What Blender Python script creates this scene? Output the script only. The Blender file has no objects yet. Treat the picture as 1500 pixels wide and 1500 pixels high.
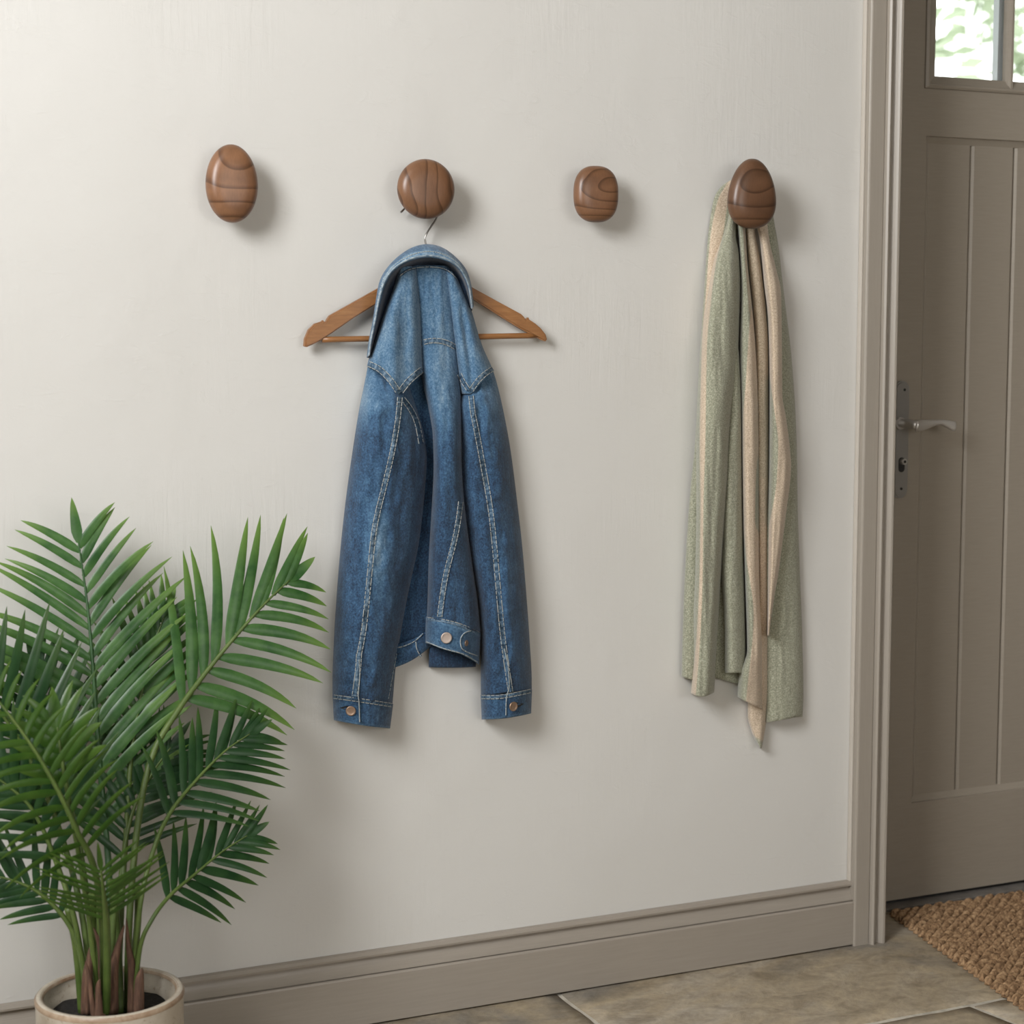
import bpy, bmesh, math, random
from mathutils import Vector, noise, Matrix
random.seed(7)
PI = math.pi
C = bpy.context.scene.collection
scn = bpy.context.scene

# ------------------------------------------------------------------ camera geometry (used to place things in the world)
F = 2650.0; H = 1.2
PITCH = math.atan(264.0 / F); PSI = math.radians(24.1)
fwd = Vector((math.sin(PSI) * math.cos(PITCH), math.cos(PSI) * math.cos(PITCH), -math.sin(PITCH)))
rgt = Vector((math.cos(PSI), -math.sin(PSI), 0)); upv = rgt.cross(fwd)
def ray(px, py): return fwd * F + rgt * (px - 750.0) - upv * (py - 750.0)
_r = ray(900, 1443); _t = H / (-_r.z)
D = _t * _r.y + 0.02
CAM = Vector((0, -D, H))
def P(px, py, Y=0.0):
    r = ray(px, py); t = (Y - CAM.y) / r.y
    return CAM + r * t
def PZ(px, py, Z=0.0):
    r = ray(px, py); t = (Z - CAM.z) / r.z
    return CAM + r * t
PX = 1.0 / 780.0        # metres per photo pixel on the wall, roughly

# ------------------------------------------------------------------ materials
def newmat(name):
    m = bpy.data.materials.new(name); m.use_nodes = True
    nt = m.node_tree; b = nt.nodes['Principled BSDF']
    return m, nt, b
def N(nt, t, **kw):
    n = nt.nodes.new(t)
    for k, v in kw.items():
        if k in n.inputs: n.inputs[k].default_value = v
        else: setattr(n, k, v)
    return n
def ramp(nt, stops, fac=None):
    r = nt.nodes.new('ShaderNodeValToRGB'); e = r.color_ramp.elements
    while len(e) < len(stops): e.new(0.5)
    for i, (p, c) in enumerate(stops):
        e[i].position = p; e[i].color = (*c, 1) if len(c) == 3 else c
    if fac is not None: nt.links.new(fac, r.inputs[0])
    return r
def objcoord(nt, scale=(1, 1, 1), loc=(0, 0, 0), rot=(0, 0, 0)):
    tc = nt.nodes.new('ShaderNodeTexCoord'); mp = nt.nodes.new('ShaderNodeMapping')
    mp.inputs['Scale'].default_value = scale; mp.inputs['Location'].default_value = loc; mp.inputs['Rotation'].default_value = rot
    nt.links.new(tc.outputs['Object'], mp.inputs['Vector']); return mp.outputs[0]
def noise_t(nt, vec, scale, detail=4, rough=.5, dist=0):
    n = N(nt, 'ShaderNodeTexNoise', Scale=scale, Detail=detail, Roughness=rough, Distortion=dist)
    nt.links.new(vec, n.inputs['Vector']); return n
def bump(nt, b, hsock, strength=.3, dist=.002, prev=None):
    bp = N(nt, 'ShaderNodeBump', Strength=strength, Distance=dist)
    nt.links.new(hsock, bp.inputs['Height'])
    if prev: nt.links.new(prev, bp.inputs['Normal'])
    nt.links.new(bp.outputs[0], b.inputs['Normal']); return bp.outputs[0]
def mixc(nt, f, a, c, mode='MIX'):
    m = nt.nodes.new('ShaderNodeMix'); m.data_type = 'RGBA'; m.blend_type = mode
    for s, v in ((0, f), (6, a), (7, c)):
        if hasattr(v, 'links'): nt.links.new(v, m.inputs[s])
        elif isinstance(v, (int, float)): m.inputs[s].default_value = v
        else: m.inputs[s].default_value = (*v, 1)
    return m.outputs[2]
def plain(name, col, rough=.6, metal=0, **kw):
    m, nt, b = newmat(name)
    b.inputs['Base Color'].default_value = (*col, 1); b.inputs['Roughness'].default_value = rough; b.inputs['Metallic'].default_value = metal
    v = objcoord(nt); n = noise_t(nt, v, 120, 3)
    bump(nt, b, n.outputs[0], .08, .001)
    for k, x in kw.items(): b.inputs[k].default_value = x
    return m

def mat_plaster():
    m, nt, b = newmat('plaster_paint')
    v = objcoord(nt)
    n0 = noise_t(nt, v, 1.3, 3, .5)
    r = ramp(nt, [(.3, (.570, .556, .522)), (.7, (.612, .600, .568))], n0.outputs[0])
    nt.links.new(r.outputs[0], b.inputs['Base Color']); b.inputs['Roughness'].default_value = .62
    n1 = noise_t(nt, v, 4.5, 4, .5, .4); p = bump(nt, b, n1.outputs[0], .30, .012)
    vs = objcoord(nt, (90, 90, 9)); n2 = noise_t(nt, vs, 1.0, 5, .6, .6)
    n2m = noise_t(nt, v, 3.1, 2); mm = N(nt, 'ShaderNodeMath', operation='MULTIPLY')
    rr = ramp(nt, [(.46, (0, 0, 0)), (.64, (1, 1, 1))], n2m.outputs[0])
    nt.links.new(n2.outputs[0], mm.inputs[0]); nt.links.new(rr.outputs[0], mm.inputs[1])
    p = bump(nt, b, mm.outputs[0], .35, .0020, p)
    v3 = objcoord(nt, (9, 9, 22), (0, 0, 0), (0, .5, 0)); n3 = noise_t(nt, v3, 2.0, 6, .62, 1.2)
    r3 = ramp(nt, [(.56, (0, 0, 0)), (.72, (1, 1, 1))], n3.outputs[0])
    p = bump(nt, b, r3.outputs[0], .16, .0020, p)
    n4 = noise_t(nt, v, 140, 3, .6); bump(nt, b, n4.outputs[0], .12, .001, p)
    return m
def mat_paint(name, col, brush=(3, 3, 60), rough=.42):
    m, nt, b = newmat(name)
    v = objcoord(nt, brush); n = noise_t(nt, v, 6, 4, .6)
    r = ramp(nt, [(.3, tuple(c * .96 for c in col)), (.7, tuple(min(1, c * 1.04) for c in col))], n.outputs[0])
    nt.links.new(r.outputs[0], b.inputs['Base Color']); b.inputs['Roughness'].default_value = rough
    bump(nt, b, n.outputs[0], .10, .0012)
    return m
def mat_walnut(name, loc, rot, dark=1.0, sc=1.0, kind='RINGS', stretch=(1, .4, 1)):
    m, nt, b = newmat(name)
    v = objcoord(nt, stretch, loc, rot)
    nd = noise_t(nt, v, 9 if kind == 'RINGS' else 26, 1, .3)
    sub = N(nt, 'ShaderNodeVectorMath', operation='SUBTRACT'); nt.links.new(nd.outputs['Color'], sub.inputs[0]); sub.inputs[1].default_value = (.5, .5, .5)
    scl = N(nt, 'ShaderNodeVectorMath', operation='SCALE'); scl.inputs['Scale'].default_value = .055 if kind == 'RINGS' else .052; nt.links.new(sub.outputs[0], scl.inputs[0])
    add = N(nt, 'ShaderNodeVectorMath', operation='ADD'); nt.links.new(v, add.inputs[0]); nt.links.new(scl.outputs[0], add.inputs[1])
    w = N(nt, 'ShaderNodeTexWave', Scale=15.0 * sc, Distortion=.35, Detail=2.0); w.inputs['Detail Scale'].default_value = .8
    w.wave_type = kind; w.bands_direction = 'X'; w.rings_direction = 'SPHERICAL'; w.wave_profile = 'SAW'
    nt.links.new(add.outputs[0], w.inputs['Vector'])
    k = dark
    r = ramp(nt, [(0, (.185 * k, .092 * k, .048 * k)), (.74, (.160 * k, .077 * k, .038 * k)), (.95, (.078 * k, .034 * k, .015 * k)), (1, (.16 * k, .077 * k, .038 * k))], w.outputs['Fac'])
    nf = noise_t(nt, objcoord(nt, (300, 300, 60), loc, rot), 1.5, 4, .6)
    rf = ramp(nt, [(.3, (.90, .89, .88)), (.7, (1.07, 1.06, 1.05))], nf.outputs[0])
    nl = noise_t(nt, v, 22, 2); rl = ramp(nt, [(.3, (.82, .80, .78)), (.7, (1.25, 1.25, 1.22))], nl.outputs[0])
    c = mixc(nt, 1.0, r.outputs[0], rf.outputs[0], 'MULTIPLY'); c = mixc(nt, 1.0, c, rl.outputs[0], 'MULTIPLY')
    nt.links.new(c, b.inputs['Base Color']); b.inputs['Roughness'].default_value = .36
    bump(nt, b, nf.outputs[0], .05, .0006)
    return m
def mat_hangerwood():
    m, nt, b = newmat('hanger_beech')
    v = objcoord(nt, (9, 60, 60)); n = noise_t(nt, v, 3, 5, .6, .5)
    r = ramp(nt, [(.25, (.20, .085, .026)), (.55, (.27, .120, .040)), (.8, (.36, .175, .065))], n.outputs[0])
    nt.links.new(r.outputs[0], b.inputs['Base Color']); b.inputs['Roughness'].default_value = .38
    return m
def mat_denim():
    m, nt, b = newmat('washed_denim')
    at = N(nt, 'ShaderNodeAttribute', attribute_name='wear_tone')
    v = objcoord(nt)
    n1 = noise_t(nt, v, 60, 6, .7); n2 = noise_t(nt, v, 300, 3, .7)
    vt = objcoord(nt, (900, 900, 260), (0, 0, 0), (0, .6, 0)); n3 = noise_t(nt, vt, 1, 3, .6)
    vs = objcoord(nt, (150, 150, 20)); n4 = noise_t(nt, vs, 1, 4, .6)
    def add(a, b2, k):
        q = N(nt, 'ShaderNodeMath', operation='MULTIPLY_ADD'); nt.links.new(a, q.inputs[0]); q.inputs[1].default_value = k; nt.links.new(b2, q.inputs[2]); return q.outputs[0]
    h1 = N(nt, 'ShaderNodeMath', operation='MULTIPLY'); nt.links.new(n1.outputs[0], h1.inputs[0]); h1.inputs[1].default_value = .42
    s = add(h1.outputs[0], at.outputs['Fac'], 1.0); s = add(n2.outputs[0], s, .85); s = add(n3.outputs[0], s, .42); s = add(n4.outputs[0], s, .35)
    q = N(nt, 'ShaderNodeMath', operation='SUBTRACT'); nt.links.new(s, q.inputs[0]); q.inputs[1].default_value = .93
    r = ramp(nt, [(-.0, (.008, .022, .050)), (.22, (.022, .066, .135)), (.45, (.060, .138, .235)), (.72, (.17, .265, .355)), (1, (.42, .50, .56))], q.outputs[0])
    nt.links.new(r.outputs[0], b.inputs['Base Color']); b.inputs['Roughness'].default_value = .9
    b.inputs['Sheen Weight'].default_value = .15
    p = bump(nt, b, n3.outputs[0], .35, .0008); p = bump(nt, b, n1.outputs[0], .25, .003, p)
    bump(nt, b, n4.outputs[0], .2, .002, p)
    return m
def mat_seam():
    m, nt, b = newmat('denim_seam')
    v = objcoord(nt); n = noise_t(nt, v, 170, 3, .7); n2 = noise_t(nt, v, 60, 2)
    at = N(nt, 'ShaderNodeAttribute', attribute_name='wear_tone')
    q = N(nt, 'ShaderNodeMath', operation='MULTIPLY_ADD'); nt.links.new(at.outputs['Fac'], q.inputs[0]); q.inputs[1].default_value = .45; nt.links.new(n.outputs[0], q.inputs[2])
    r = ramp(nt, [(.36, (.010, .026, .055)), (.62, (.045, .095, .155)), (.95, (.24, .32, .39))], q.outputs[0])
    nt.links.new(r.outputs[0], b.inputs['Base Color']); b.inputs['Roughness'].default_value = .9
    bump(nt, b, n.outputs[0], .6, .003)
    return m
def mat_scarf():
    m, nt, b = newmat('marled_wool')
    at = N(nt, 'ShaderNodeAttribute', attribute_name='stripe')
    v = objcoord(nt); n = noise_t(nt, v, 380, 3, .75); n2 = noise_t(nt, objcoord(nt, (120, 120, 420)), 1, 3, .6)
    g = ramp(nt, [(.3, (.125, .130, .090)), (.5, (.238, .243, .180)), (.72, (.42, .415, .33))], n.outputs[0])
    k = ramp(nt, [(.3, (.28, .215, .155)), (.5, (.44, .355, .265)), (.72, (.60, .51, .40))], n.outputs[0])
    c = mixc(nt, at.outputs['Fac'], g.outputs[0], k.outputs[0]); c = mixc(nt, 1.0, c, (1.2, 1.19, 1.17), 'MULTIPLY')
    nt.links.new(c, b.inputs['Base Color']); b.inputs['Roughness'].default_value = .95; b.inputs['Sheen Weight'].default_value = .3
    p = bump(nt, b, n.outputs[0], .45, .0015); bump(nt, b, n2.outputs[0], .3, .001, p)
    return m
def mat_leaf(name, c1, c2, tip):
    m, nt, b = newmat(name)
    at = N(nt, 'ShaderNodeAttribute', attribute_name='along')
    v = objcoord(nt); n = noise_t(nt, v, 30, 4, .6)
    r = ramp(nt, [(.3, c1), (.7, c2)], n.outputs[0])
    rt = ramp(nt, [(.55, (0, 0, 0)), (1, (1, 1, 1))], at.outputs['Fac'])
    c = mixc(nt, rt.outputs[0], r.outputs[0], tip)
    nt.links.new(c, b.inputs['Base Color']); b.inputs['Roughness'].default_value = .34
    b.inputs['Specular IOR Level'].default_value = .4
    tr = N(nt, 'ShaderNodeBsdfTranslucent'); nt.links.new(c, tr.inputs['Color'])
    mx = N(nt, 'ShaderNodeMixShader'); mx.inputs[0].default_value = .28
    nt.links.new(b.outputs[0], mx.inputs[1]); nt.links.new(tr.outputs[0], mx.inputs[2])
    nt.links.new(mx.outputs[0], nt.nodes['Material Output'].inputs['Surface'])
    return m
def mat_grad(name, stops, scale, rough=.6, det=5, bmp=.3, bd=.002, sc=(1, 1, 1)):
    m, nt, b = newmat(name)
    n = noise_t(nt, objcoord(nt, sc), scale, det, .62, .3)
    r = ramp(nt, stops, n.outputs[0]); nt.links.new(r.outputs[0], b.inputs['Base Color']); b.inputs['Roughness'].default_value = rough
    bump(nt, b, n.outputs[0], bmp, bd)
    return m
def mat_stone():
    m, nt, b = newmat('worn_flagstone')
    v = objcoord(nt, (1, 1.0, 1), (0, 0, 0), (0, 0, .35))
    n1 = noise_t(nt, v, 2.2, 5, .6, .8); n2 = noise_t(nt, objcoord(nt, (1, 1.5, 1), (3, 1, 0), (0, 0, .6)), 13, 7, .68, .6); n3 = noise_t(nt, v, 70, 4, .7)
    r1 = ramp(nt, [(.36, (.205, .185, .155)), (.50, (.335, .275, .190)), (.64, (.400, .355, .290))], n1.outputs[0])
    r2 = ramp(nt, [(.3, (.62, .60, .57)), (.5, (1, 1, 1)), (.72, (1.26, 1.24, 1.2))], n2.outputs[0])
    r3 = ramp(nt, [(.3, (.82, .82, .82)), (.7, (1.14, 1.14, 1.14))], n3.outputs[0])
    c = mixc(nt, 1.0, r1.outputs[0], r2.outputs[0], 'MULTIPLY'); c = mixc(nt, 1.0, c, r3.outputs[0], 'MULTIPLY')
    n4 = noise_t(nt, objcoord(nt, (1, 1, 1), (5, 5, 0)), 26, 6, .7); r4 = ramp(nt, [(.66, (0, 0, 0)), (.74, (1, 1, 1))], n4.outputs[0])
    c = mixc(nt, r4.outputs[0], c, (.36, .34, .30))
    nt.links.new(c, b.inputs['Base Color']); b.inputs['Roughness'].default_value = .50
    p = bump(nt, b, n2.outputs[0], .5, .006); bump(nt, b, n3.outputs[0], .25, .0015, p)
    return m
M = dict(
    plaster=mat_plaster(),
    paint=mat_paint('taupe_gloss_trim', (.300, .265, .222), (2, 40, 40)),
    paintv=mat_paint('taupe_gloss_trim_upright', (.310, .276, .232), (60, 60, 2)),
    edge=plain('lit_edge_paint', (.47, .43, .375), .6), door=mat_paint('taupe_door_paint', (.295, .258, .208), (4, 4, 55)),
    lintel=plain('ceiling_paint', (.36, .335, .30), .9), darkwall=plain('deep_taupe_wall', (.17, .145, .115), .8),
    hanger=mat_hangerwood(), denim=mat_denim(), seam=mat_seam(),
    thread=plain('pale_thread', (.42, .43, .40), .8), threadtan=plain('tan_thread', (.36, .27, .17), .8),
    wire=plain('dark_steel_wire', (.30, .29, .27), .28, 1.0),
    brass=plain('worn_brass', (.36, .25, .18), .42, .8), buttonm=plain('dull_button_metal', (.48, .40, .35), .5, .6),
    nickel=plain('brushed_nickel', (.52, .495, .46), .34, .6), platem=plain('satin_nickel_plate', (.31, .30, .28), .40, .6), dark=plain('dark_void', (.012, .011, .010), .7),
    scarf=mat_scarf(),
    leaf1=mat_leaf('palm_leaf_bright', (.020, .078, .016), (.075, .170, .045), (.150, .260, .050)),
    leaf2=mat_leaf('palm_leaf_deep', (.008, .036, .010), (.024, .072, .020), (.055, .115, .022)),
    leaf3=mat_leaf('palm_leaf_yellowish', (.026, .078, .008), (.052, .115, .014), (.080, .150, .020)),
    stalk=mat_grad('palm_stalk_green', [(.3, (.050, .090, .014)), (.7, (.095, .140, .030))], 30, .5), stalkd=mat_grad('palm_stalk_dark', [(.3, (.018, .065, .018)), (.7, (.035, .095, .025))], 30, .45),
    sheath=mat_grad('dry_sheath', [(.3, (.035, .018, .010)), (.55, (.105, .052, .030)), (.8, (.22, .13, .08))], 9, .8, 5, .4, .003, (26, 26, 3)),
    pot=mat_grad('speckled_stoneware', [(.32, (.34, .285, .22)), (.5, (.45, .395, .325)), (.66, (.50, .45, .38))], 26, .5, 7, .15, .001),
    rim=mat_grad('brown_glazed_edge', [(.35, (.20, .115, .06)), (.6, (.40, .31, .22))], 22, .42),
    soil=mat_grad('black_soil', [(.3, (.006, .005, .004)), (.7, (.022, .018, .014))], 90, 1, 6, .8, .006),
    stone=mat_stone(), grout=mat_grad('pale_mortar', [(.3, (.36, .33, .27)), (.7, (.58, .54, .46))], 45, .9, 6, .5, .003),
    sill=mat_grad('grey_stone_sill', [(.3, (.12, .11, .098)), (.7, (.20, .185, .165))], 24, .6),
    jute=mat_grad('jute_cord', [(.34, (.10, .052, .022)), (.5, (.29, .175, .088)), (.72, (.52, .35, .195))], 95, .85, 6, .6, .003),
)

# ------------------------------------------------------------------ object helpers
def link(name, me, mat, parent=None, kind=None, smooth=True, mod=None):
    if mat is not None: me.materials.append(mat)
    if smooth:
        for p in me.polygons: p.use_smooth = True
    o = bpy.data.objects.new(name, me); C.objects.link(o)
    if parent is not None:
        o.parent = parent; o.matrix_parent_inverse = Matrix.Translation(-parent.location)
    if kind: o['kind'] = kind
    return o
def mesh(name, vs, fs):
    me = bpy.data.meshes.new(name); me.from_pydata([tuple(v) for v in vs], [], fs); me.update(); return me
def bmobj(name, bm, mat, parent=None, kind=None, smooth=False, recalc=True):
    if recalc: bmesh.ops.recalc_face_normals(bm, faces=bm.faces)
    me = bpy.data.meshes.new(name); bm.to_mesh(me); bm.free()
    return link(name, me, mat, parent, kind, smooth)
def attr(me, name, vals):
    a = me.attributes.new(name, 'FLOAT', 'POINT'); a.data.foreach_set('value', vals)
def thing(name, label, cat, loc, group=None):
    o = bpy.data.objects.new(name, None); o.empty_display_size = .05; C.objects.link(o); o.location = loc
    o['label'] = label; o['category'] = cat
    if group: o['group'] = group
    return o
def tag(o, label, cat, group=None):
    o['label'] = label; o['category'] = cat
    if group: o['group'] = group
    return o
def box(bm, x0, x1, y0, y1, z0, z1, bev=0, seg=2):
    r = bmesh.ops.create_cube(bm, size=1)
    for v in r['verts']:
        v.co = Vector(((x0 + x1) / 2 + v.co.x * (x1 - x0), (y0 + y1) / 2 + v.co.y * (y1 - y0), (z0 + z1) / 2 + v.co.z * (z1 - z0)))
    if bev:
        es = list({e for v in r['verts'] for e in v.link_edges})
        bmesh.ops.bevel(bm, geom=es, offset=bev, segments=seg, affect='EDGES', profile=.6)
def boxobj(name, x0, x1, y0, y1, z0, z1, mat, parent=None, kind=None, bev=0):
    bm = bmesh.new(); box(bm, x0, x1, y0, y1, z0, z1, bev); return bmobj(name, bm, mat, parent, kind)
def crom(pts, t):
    n = len(pts) - 1; f = min(max(t, 0), 1) * n; i = min(int(f), n - 1); f -= i
    p0, p1, p2, p3 = pts[max(i - 1, 0)], pts[i], pts[i + 1], pts[min(i + 2, n)]
    return [0.5 * ((2 * b) + (c - a) * f + (2 * a - 5 * b + 4 * c - d) * f * f + (-a + 3 * b - 3 * c + d) * f ** 3) for a, b, c, d in zip(p0, p1, p2, p3)]
def tube(bm_or_lists, pts, rad, sides=8, cap=True):
    vs, fs = bm_or_lists; base = len(vs); n = len(pts)
    pts = [Vector(p) for p in pts]; prev = None
    for i, p in enumerate(pts):
        t = (pts[min(i + 1, n - 1)] - pts[max(i - 1, 0)]).normalized()
        if prev is None:
            a = Vector((0, 0, 1)) if abs(t.z) < .9 else Vector((0, 1, 0)); u = t.cross(a).normalized()
        else: u = (prev - t * prev.dot(t)).normalized()
        prev = u; w = t.cross(u); r = rad(i / (n - 1)) if callable(rad) else rad
        for k in range(sides):
            an = 2 * PI * k / sides; vs.append(p + (u * math.cos(an) + w * math.sin(an)) * r)
    for i in range(n - 1):
        for k in range(sides):
            k2 = (k + 1) % sides; fs.append((base + i * sides + k, base + i * sides + k2, base + (i + 1) * sides + k2, base + (i + 1) * sides + k))
    if cap:
        fs.append(tuple(base + k for k in reversed(range(sides)))); fs.append(tuple(base + (n - 1) * sides + k for k in range(sides)))
def tubeobj(name, pts, rad, mat, parent=None, sides=10, smoothn=0):
    if smoothn: pts = [Vector(crom([tuple(p) for p in pts], i / smoothn)) for i in range(smoothn + 1)]
    vs, fs = [], []; tube((vs, fs), pts, rad, sides); return link(name, mesh(name, vs, fs), mat, parent)
class Curve1:
    """smooth x(y) through sorted (y, x) points (monotone cubic)"""
    def __init__(s, pts):
        s.p = sorted(pts); n = len(s.p); s.m = []
        sl = [(s.p[i + 1][1] - s.p[i][1]) / (s.p[i + 1][0] - s.p[i][0]) for i in range(n - 1)]
        for i in range(n):
            if i == 0: s.m.append(sl[0])
            elif i == n - 1: s.m.append(sl[-1])
            else: s.m.append(0 if sl[i - 1] * sl[i] <= 0 else 2 * sl[i - 1] * sl[i] / (sl[i - 1] + sl[i]))
    def __call__(s, y):
        p = s.p
        if y <= p[0][0]: return p[0][1] + s.m[0] * (y - p[0][0])
        if y >= p[-1][0]: return p[-1][1] + s.m[-1] * (y - p[-1][0])
        for i in range(len(p) - 1):
            if y <= p[i + 1][0]: break
        h = p[i + 1][0] - p[i][0]; t = (y - p[i][0]) / h
        return ((2 * t**3 - 3 * t**2 + 1) * p[i][1] + (t**3 - 2 * t**2 + t) * h * s.m[i] + (-2 * t**3 + 3 * t**2) * p[i + 1][1] + (t**3 - t**2) * h * s.m[i + 1])
def cv(*pts): return Curve1(list(pts))
def const(v): return lambda *_: v
def sstep(a, b, x):
    t = min(max((x - a) / (b - a), 0), 1); return t * t * (3 - 2 * t)
def nz(x, y, z=0): return noise.noise(Vector((x, y, z)))

# cloth panel: front surface d(u,v,x,y) metres off the wall, closed at the back
class Panel:
    def __init__(s, L, R, top, bot, depth, back=.006):
        s.L, s.R, s.top, s.bot, s.depth, s.back = L, R, top, bot, depth, back
    def xy(s, u, v):
        y = s.top(u) + (s.bot(u) - s.top(u)) * v
        return s.L(y) + (s.R(y) - s.L(y)) * u, y
    def d(s, px, py):
        u = (px - s.L(py)) / max(1e-6, s.R(py) - s.L(py)); u = min(max(u, 0), 1)
        v = (py - s.top(u)) / (s.bot(u) - s.top(u)); return s.depth(u, min(max(v, 0), 1), px, py)
    def geo(s, vs, fs, at, nu, nv, colf=None):
        base = len(vs)
        for j in range(nv + 1):
            for i in range(nu + 1):
                u = i / nu; u = .5 - .5 * math.cos(PI * u) if getattr(s, 'cosu', True) else u
                v = j / nv; x, y = s.xy(u, v); dd = s.depth(u, v, x, y)
                vs.append(P(x, y, -dd)); at.append(colf(x, y, u, v) if colf else 0)
        W = nu + 1
        for j in range(nv):
            for i in range(nu):
                a = base + j * W + i; fs.append((a, a + W, a + W + 1, a + 1))
        ring = [j * W for j in range(nv + 1)] + [nv * W + i for i in range(1, nu + 1)] + [j * W + nu for j in range(nv - 1, -1, -1)] + [i for i in range(nu - 1, 0, -1)]
        b2 = len(vs); nb = 6; 
        # inner (back) layer on the same grid, coarse closing
        for j in range(nv + 1):
            for i in range(nu + 1):
                u = i / nu; u = .5 - .5 * math.cos(PI * u) if getattr(s, 'cosu', True) else u
                v = j / nv; x, y = s.xy(u, v); dd = s.depth(u, v, x, y)
                bd = s.back(u, v, x, y) if callable(s.back) else s.back
                vs.append(P(x, y, -min(bd, dd - .0015))); at.append(colf(x, y, u, v) if colf else 0)
        for j in range(nv):
            for i in range(nu):
                a = b2 + j * W + i; fs.append((a, a + 1, a + W + 1, a + W))
        n = len(ring)
        for k in range(n):
            a, c = ring[k], ring[(k + 1) % n]; fs.append((base + c, base + a, b2 + a, b2 + c))
def panelobj(name, pn, nu, nv, mat, parent, colf, an):
    vs, fs, at = [], [], []; pn.geo(vs, fs, at, nu, nv, colf)
    me = mesh(name, vs, fs); attr(me, an, at)
    bm = bmesh.new(); bm.from_mesh(me); bmesh.ops.recalc_face_normals(bm, faces=bm.faces); bm.to_mesh(me); bm.free()
    return link(name, me, mat, parent)
def lobe(back, th, p=2.4, q=1.7):
    return lambda u: back + th * max(0, 1 - abs(2 * u - 1) ** p) ** (1 / q)

# ------------------------------------------------------------------ THE SETTING
XL, XR, YB, ZC = -1.35, 4.2, -4.6, 3.3       # left wall, right wall, rear wall, ceiling
yd = 0.15                                     # door face, set back in the opening
xo = P(1277, 5, -.024).x                    # outer edge of the architrave
xm = P(1300, 200, -.030).x                    # board / moulding joint
xi = P(1320, 200, -.024).x                    # inner edge of the moulding
dz0 = P(1302, 1319.5, yd).z; dx1 = xi + 0.93; dtop = 2.10
# wall with a doorway
bm = bmesh.new()
box(bm, XL - .2, xi - .004, 0, .32, -.02, ZC); box(bm, dx1 + .004, XR + .2, 0, .32, -.02, ZC); box(bm, xi - .004, dx1 + .004, 0, .32, dtop + .02, ZC)
bmobj('wall_back', bm, M['plaster'], kind='structure')
# left wall with the window that lights the hall
wy0, wy1, wz0, wz1 = -2.75, -1.45, 1.75, 3.15
bm = bmesh.new()
box(bm, XL - .25, XL, YB - .2, wy0, -.02, ZC); box(bm, XL - .25, XL, wy1, 0, -.02, ZC)
box(bm, XL - .25, XL, wy0, wy1, -.02, wz0); box(bm, XL - .25, XL, wy0, wy1, wz1, ZC)
bmobj('wall_left', bm, M['plaster'], kind='structure')
boxobj('wall_right', XR, XR + .2, YB, 0, -.02, ZC, M['darkwall'], kind='structure')
rx0, rx1, rz0, rz1 = 0.2, 2.6, .9, 2.3  # unseen rear opening, added to carry the fill light
bm = bmesh.new()
box(bm, XL - .2, rx0, YB - .2, YB, -.02, ZC); box(bm, rx1, XR + .2, YB - .2, YB, -.02, ZC)
box(bm, rx0, rx1, YB - .2, YB, -.02, rz0); box(bm, rx0, rx1, YB - .2, YB, rz1, ZC)
bmobj('wall_rear', bm, M['darkwall'], kind='structure')
boxobj('ceiling', XL - .2, XR + .2, YB - .2, .32, ZC, ZC + .1, M['lintel'], kind='structure')
for nm, rect in (('window_1', ('x', XL - .12, wy0, wy1, wz0, wz1)), ('fill_opening_frame', ('y', YB - .1, rx0, rx1, rz0, rz1))):  # the second frame is made up, around the added rear fill
    bm = bmesh.new(); ax, c0, a0, a1, z0, z1 = rect; w = .06
    for (b0, b1, q0, q1) in ((a0, a0 + w, z0, z1), (a1 - w, a1, z0, z1), (a0, a1, z0, z0 + w), (a0, a1, z1 - w, z1)):
        if ax == 'x': box(bm, c0, c0 + .05, b0, b1, q0, q1, .006)
        else: box(bm, b0, b1, c0, c0 + .05, q0, q1, .006)
    bmobj(nm, bm, M['paintv'], kind='structure')

# floor: mortar bed and flagstones
yj = PZ(1421, 1471).y; xa = PZ(845, 1474).x; xb = PZ(1421, 1471).x
bm = bmesh.new(); box(bm, XL - .2, XR + .2, YB - .2, .33, -.06, -.0028)
fl = bmobj('floor', bm, M['grout'], kind='structure')
def slab(bm, x0, x1, y0, y1, seed, skew=(0, 0, 0, 0)):
    g = .0058; nx = max(4, int((x1 - x0) / .03)); ny = max(4, int((y1 - y0) / .03))
    def xat(t, side): return (x0 + skew[0] * t if side == 0 else x1 + skew[1] * t)
    rows = []
    for j in range(ny + 1):
        row = []
        for i in range(nx + 1):
            ty = j / ny; tx = i / nx
            X0, X1 = xat(1 - ty, 0) + g, xat(1 - ty, 1) - g
            x = X0 + (X1 - X0) * tx; y = y0 + g + (y1 - y0 - 2 * g) * ty
            e = min(i, nx - i, j, ny - j)
            if e == 0:
                k = nz(x * 14, y * 14, seed) * .006; 
                if i == 0 or i == nx: x += k
                if j == 0 or j == ny: y += k
            z = -.0013 if e == 0 else .0012 * nz(x * 5, y * 5, seed) + .0005 * nz(x * 20, y * 20, seed)
            row.append(bm.verts.new((x, y, z)))
        rows.append(row)
    for j in range(ny):
        for i in range(nx): bm.faces.new((rows[j][i], rows[j][i + 1], rows[j + 1][i + 1], rows[j + 1][i]))
    bd = [rows[0][i] for i in range(nx + 1)] + [rows[j][nx] for j in range(1, ny + 1)] + [rows[ny][i] for i in range(nx - 1, -1, -1)] + [rows[j][0] for j in range(ny - 1, 0, -1)]
    lo = [bm.verts.new((v.co.x, v.co.y, -.012)) for v in bd]
    for k in range(len(bd)): bm.faces.new((bd[k], lo[k], lo[(k + 1) % len(bd)], bd[(k + 1) % len(bd)]))
bm = bmesh.new(); rng = random.Random(3)
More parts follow.
